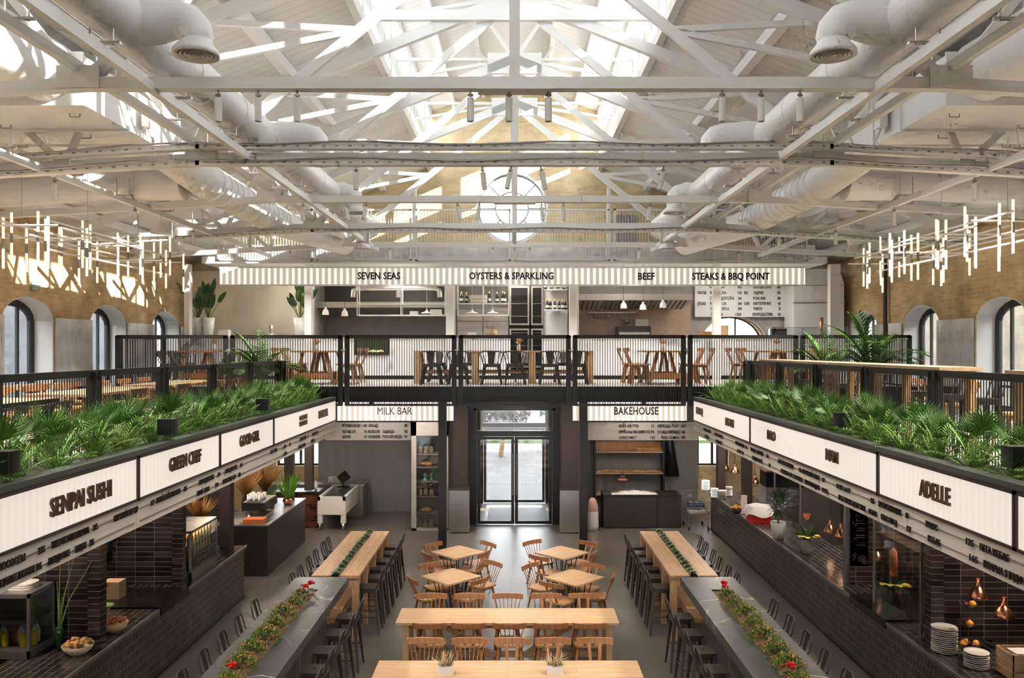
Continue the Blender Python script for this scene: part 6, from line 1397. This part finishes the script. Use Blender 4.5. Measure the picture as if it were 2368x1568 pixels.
# coffee bar props
r = thing('espresso_machine', 'black and steel espresso machine on the charcoal coffee bar', 'coffee machine', (-5.55,17.9,1.06))
MB().cb((0,0,.27),(.5,.9,.16)).build('body', M['black'], r); MB().cb((0,0,.36),(.46,.88,.02)).build('cup_rail', M['steel'], r)
for y in (-.38,.38): MB().cb((-.1,y,.10),(.06,.06,.2)).build('foot', M['steeld'], r)
MB().cb((.0,0,.03),(.4,.7,.05)).build('drip_tray', M['steel'], r)
for y in (-.2,.15): MB().tube((.1,y,.12),(.1,y,.19),.03,n=10).beam((.12,y,.14),(.26,y,.12),.02,.02).build('filter_handle', M['black'], r)
for k in range(9):
    x, y = -5.68+.12*(k % 3), 17.55+.16*(k//3)
    for i in range(3): MB().lathe([(.001,0),(.03,0),(.04,.09),(.037,.09),(.028,.01)],(x,y,1.431+.03*i),10).build('paper_cup', M['whitem'], label='white paper cup on the espresso machine, %s pile, %s from the bottom' % (ORD[k],ORD[i]), cat='cup', group='paper cups on the espresso machine')
MB().rbox((-5.42,17.15,1.061),(.42,.3,.10),.02).build('orange_crate', mat('orange plastic',(.70,.20,.05),.5), label='low orange tray at the near end of the charcoal coffee bar', cat='tray')
r = thing('kettle', 'small steel kettle on the near end of the coffee bar', 'kettle', (-5.6,17.35,1.061)); MB().lathe([(.001,0),(.07,0),(.08,.05),(.05,.12),(.001,.13)],n=16).build('kettle_body', M['steel'], r); MB().path([(-.06,0,.1),(-.05,0,.19),(.05,0,.19),(.06,0,.1)],.008,6).build('kettle_handle', M['black'], r)
def wheat(x, y, z, h, lab, seed, m='dry'):
    r = thing('dried_wheat_vase', lab, 'vase', (x,y,z)); R7 = random.Random(seed); f = MB()
    MB().lathe([(.001,0),(.06,0),(.09,.16),(.05,.25),(.06,.28)],n=14).build('vase', M['brown'], r)
    for i in range(230):
        a, e = R7.uniform(0,6.28), R7.uniform(.95,1.5); blade(f, (0,0,.25), (math.cos(a)*math.cos(e),math.sin(a)*math.cos(e),math.sin(e)), (math.sin(a),-math.cos(a),.2), R7.uniform(.6,1)*h, .022, .22, 4)
    f.build('dried_grass', M[m], r)
wheat(-6.1,18.6,1.06,.75,'large bunch of dried wheat on the coffee bar, left one',1)
wheat(-5.85,19.25,1.06,.80,'large bunch of dried wheat on the coffee bar, right one',2)
wheat(-5.62,14.7,ZT+.35,.55,'tawny pampas bunch above the bottle fridge on the left',3)
MB().cb((-5.62,14.7,ZT+.175),(.3,.3,.35)).build('wooden_box_stand', M['blackwood'], label='black box under the pampas bunch on the left counter', cat='box')
def potplant(x, y, z, h, lab, seed, m='leafB', potm='copper'):
    r = thing('pot_plant', lab, 'plant', (x,y,z)); R7 = random.Random(seed); f = MB()
    MB().lathe([(.001,0),(.07,0),(.12,.07),(.10,.15),(.09,.15),(.001,.13)],n=18).build('pot', M[potm], r)
    for i in range(26):
        a, e = R7.uniform(0,6.28), R7.uniform(1.0,1.5); blade(f, (math.cos(a)*.03,math.sin(a)*.03,.13), (math.cos(a)*math.cos(e),math.sin(a)*math.cos(e),math.sin(e)), (math.sin(a),-math.cos(a),.1), R7.uniform(.6,1)*h, .05, .05, 4)
    f.build('leaves', M[m], r)
potplant(-5.3,19.2,1.061,.75,'upright green plant in a round copper pot on the coffee bar',5)
potplant(-5.62,18.95,1.061,.25,'low green herb in a brown pot on the coffee bar',6,potm='brown')
MB().lathe([(.001,0),(.04,0),(.045,.15),(.015,.2),(.012,.26),(.001,.26)],(-5.25,21.7,.951),14).build('lotion_bottle', M['ceramic'], label='white pump bottle on the brown tiled side counter', cat='bottle')
# right counter
r = thing('fruit_stand', 'three tier black wire fruit stand beside the tall plate stack', 'fruit stand', at(2250,1530,ZT)); r.location.y += .1
bx, by_, _ = r.location
MB().tube((0,0,0),(0,0,.78),.006,n=6).lathe([(.001,0),(.09,0),(.09,.008),(.001,.01)],n=16).build('pole', M['black'], r)
FR = Proto(MB().ball((0,0,.042),.042,12).build('orange_fruit', M['orangefr'], label='x', cat='orange')); PL = Proto(MB().ball((0,0,.034),.034,12).build('plum', M['plum'], label='x', cat='plum'))
i = 0; pi_ = 0
for z, q, fr_ in ((.12,.145,((-.08,-.03,0),(.08,-.02,0),(.02,-.07,1),(.0,.06,0))),(.38,.125,((0,-.03,0),(.03,.06,1))),(.60,.10,((.04,-.02,0),(-.045,-.02,1)))):
    w_ = MB()
    for k in range(5):
        t = (k+1)/5; w_.path([(math.cos(a*math.pi/9)*q*t,math.sin(a*math.pi/9)*q*t,z+.07*t*t) for a in range(18)],.0025,4,True)
    for k in range(12): a = k*math.pi/6; w_.path([(math.cos(a)*q*t,math.sin(a)*q*t,z+.07*t*t) for t in (0,.35,.7,1)],.0025,4)
    w_.build('wire_bowl', M['black'], r)
    for dx, dy, kd in fr_:
        zz = ZT+z+.07*((dx*dx+dy*dy)/(q*q))+.004
        if kd == 0: FR((bx+dx,by_+dy,zz),0,'orange in the wire fruit stand, %s counted upward' % ORD[i],'oranges in the fruit stand'); i += 1
        else: PL((bx+dx,by_+dy,zz),0,'dark plum in the wire fruit stand, %s counted upward' % ORD[pi_],'plums in the fruit stand'); pi_ += 1
r = thing('wooden_crate', 'pale slatted wooden crate at the near right end of the counter', 'crate', (5.78,9.35,ZT)); cw, cd, ch = .42, .34, .30; m = MB()
for k in range(3):
    z = .01+.10*k; m.box(-cw/2,-cd/2,z,cw/2,-cd/2+.012,z+.085).box(-cw/2,cd/2-.012,z,cw/2,cd/2,z+.085).box(-cw/2,-cd/2,z,-cw/2+.012,cd/2,z+.085).box(cw/2-.012,-cd/2,z,cw/2,cd/2,z+.085)
m.build('slats', M['oakX'], r); m = MB()
for sx in (-1,1):
    for sy_ in (-1,1): m.cb((sx*(cw/2-.02),sy_*(cd/2-.02),ch/2),(.03,.03,ch))
m.build('corner_posts', M['oakZ'], r); MB().box(-cw/2+.01,-cd/2+.01,.0,cw/2-.01,cd/2-.01,.012).build('base_board', M['oakX'], r); MB().cb((.03,.02,.2),(.28,.2,.16)).build('white_napkins', M['cloth'], r)
def flowervase(px, py, lab, fl, h, seed, potm='pot'):
    r = thing('flower_vase', lab, 'vase', at(px,py,ZT)); r.location.y += .12; R7 = random.Random(seed); f = MB(); g = MB(); o = MB()
    MB().lathe([(.001,0),(.07,0),(.12,.08),(.11,.18),(.07,.25),(.075,.26)],n=20).build('vase', M[potm], r)
    for i in range(12): a, e = R7.uniform(0,6.28), R7.uniform(.6,1.4); blade(f,(0,0,.24),(math.cos(a)*math.cos(e),math.sin(a)*math.cos(e),math.sin(e)),(math.sin(a),-math.cos(a),.3),R7.uniform(.3,.55)*h,.05,.25,4)
    for i in range(5): a = R7.uniform(3.3,6.1); c = Vector((math.cos(a)*.14,math.sin(a)*.08,.30+.06*R7.random())); blade(g,c,(math.cos(a),math.sin(a),.3),(0,0,1),.14,.12,.5,4)
    if fl == 'bird':
        for i in range(6): blade(o,(0,-.03,.24+h*.42),(.5*math.cos(i),.3*math.sin(i),1.0),(0,1,0),.14,.04,.1,3)
    else: o.lathe([(.001,0),(.05,.02),(.06,.2),(.05,.36),(.001,.42)],(.02,-.02,.24+h*.35),10)
    f.build('leaves', M['leafD'], r); g.build('yellow_leaves', M['yell'], r); o.build('orange_flower', M['orange'], r)
flowervase(1870,1284,'round grey vase of orange and yellow tropical flowers on the right counter','bird',.9,7)
flowervase(2070,1410,'vase with a tall orange flower before the glass screen on the right','torch',.6,8,'screen')
r = thing('olive_tree_pot', 'small glossy leaved tree in a tall pale pot on the right counter', 'plant', at(1805,1248,ZT)); r.location.y += .15; R7 = random.Random(12); f = MB()
MB().lathe([(.001,0),(.10,0),(.15,.32),(.135,.32),(.12,.28),(.001,.28)],n=20).build('pot', M['ceramic'], r); MB().tube((0,0,.28),(.01,0,.6),.018,n=7).build('trunk', M['trunk'], r)
for k in range(260):
    a, b_, q = R7.uniform(0,6.28), R7.uniform(-1,1), R7.uniform(.5,1); c = Vector((math.cos(a)*math.sqrt(1-b_*b_)*.22*q,math.sin(a)*math.sqrt(1-b_*b_)*.22*q,.68+b_*.26*q)); blade(f,c,c-Vector((0,0,.6)),(0,0,1),.08,.035,.2,2)
f.build('foliage', M['leafD'], r)
r = thing('covered_machine', 'machine draped with a pale cloth on the right counter', 'machine', at(1762,1212,ZT)); r.location.y += .25
MB().cb((0,0,.16),(.42,.4,.32)).build('body', M['redp'], r); g = []
for i in range(9):
    for j2 in range(9):
        u_, v_ = -1+i/4, -1+j2/4; e = max(abs(u_),abs(v_)); z = .345-.02*math.sin(i+j2) if e <= .76 else .345-.9*(e-.76)*(.8+.2*math.sin(3*u_+5*v_)); g.append((u_*.29,v_*.28,z))
MB().add(g,[(i*9+j2,(i+1)*9+j2,(i+1)*9+j2+1,i*9+j2+1) for i in range(8) for j2 in range(8)],True).build('cloth_cover', M['cloth'], r)
bowl(1706,1190,.12,M['black'],'black bowl of orange fruit on the far right counter',R8,M['orangefr'])
MB().beam((PX(1720,18.5),18.5,ZT+.005),(PX(1722,18.5),18.55,ZT+.42),.14,.01).build('menu_card', M['menu'], label='tall cream card standing on the right counter by the column', cat='card')
# floral banner
r = thing('floral_banner', 'tall pale lilac printed menu banner on the right counter', 'banner', (5.65,13.0,1.25)); a, b = PX(1966,13.0), PX(2008,13.0)
MB().box(a,13.0,1.25,b,13.01,2.9).build('panel', mat('lilac print',(.47,.43,.52),.6), r, world=True); m = MB(); R7 = random.Random(3)
for k in range(26): c = (a+.02+.07*R7.random(),12.995,1.3+1.55*R7.random()); m.beam(c,(c[0]+R7.uniform(-.03,.05),12.995,c[2]+R7.uniform(.02,.07)),.004,.012,up=(0,1,0))
for k in range(12): m.beam((b-.06,12.995,1.28),(b-.06+.10*math.cos(.5+k*.2)-.03,12.995,1.28+.16*math.sin(.3+k*.2)),.004,.008,up=(0,1,0))
for k in range(34): m.box(a+.10,12.996,1.55+.038*k,b-.05,12.999,1.556+.038*k) if k % 3 else None
m.build('print', M['kdark'], r, world=True)
# round sign hanging in the stall
r = thing('round_wall_sign', 'round tan sign half hidden by the menu board on the right', 'sign', (PX(1900,15.9),15.9,2.05)); MB().path([(PX(1900,15.9),15.85,2.45),(PX(1900,15.9),15.9,2.45)],.24,32).build('disc', M['cartn'], r, world=True)
MB().text('CHINESE COOK', .045, .36, (PX(1900,15.9)-.18,15.845,2.30),(1,0,0),(0,0,1),.004).build('lettering', M['ceramic'], r, world=True)
# kitchen shelves behind the right counter
r = thing('steel_kitchen_shelf', 'steel shelf with dark oven under it behind the right counter', 'shelf', (6.6,19.4,1.0))
MB().box(6.0,19.6,1.75,7.8,20.1,1.79).build('shelf_board', M['steel'], r, world=True); MB().box(6.0,19.6,1.4,7.8,20.1,1.74).build('oven_front', M['screen'], r, world=True); MB().box(6.0,19.6,0,7.8,20.2,1.38).build('cabinet', M['steeld'], r, world=True)
MB().rbox((6.8,19.8,1.791),(.6,.35,.22),.03).build('plastic_tub', M['cloth'], label='pale plastic tub on the steel shelf behind the right counter', cat='tub')
r = thing('right_stall_bench', 'steel preparation bench inside the near right stalls', 'bench', (7.4,6.9,0)); MB().box(6.9,5.8,0,7.9,7.9,.9).build('body', M['steeld'], r, world=True); MB().box(6.88,5.8,.9,7.9,7.9,.94).build('worktop', M['steel'], r, world=True)
MB().box(6.9,10.8,0,7.9,12.9,.9).build('stall_cupboard', M['oakX'], label='wooden cupboard behind the glass screen in the right stalls', cat='cupboard')
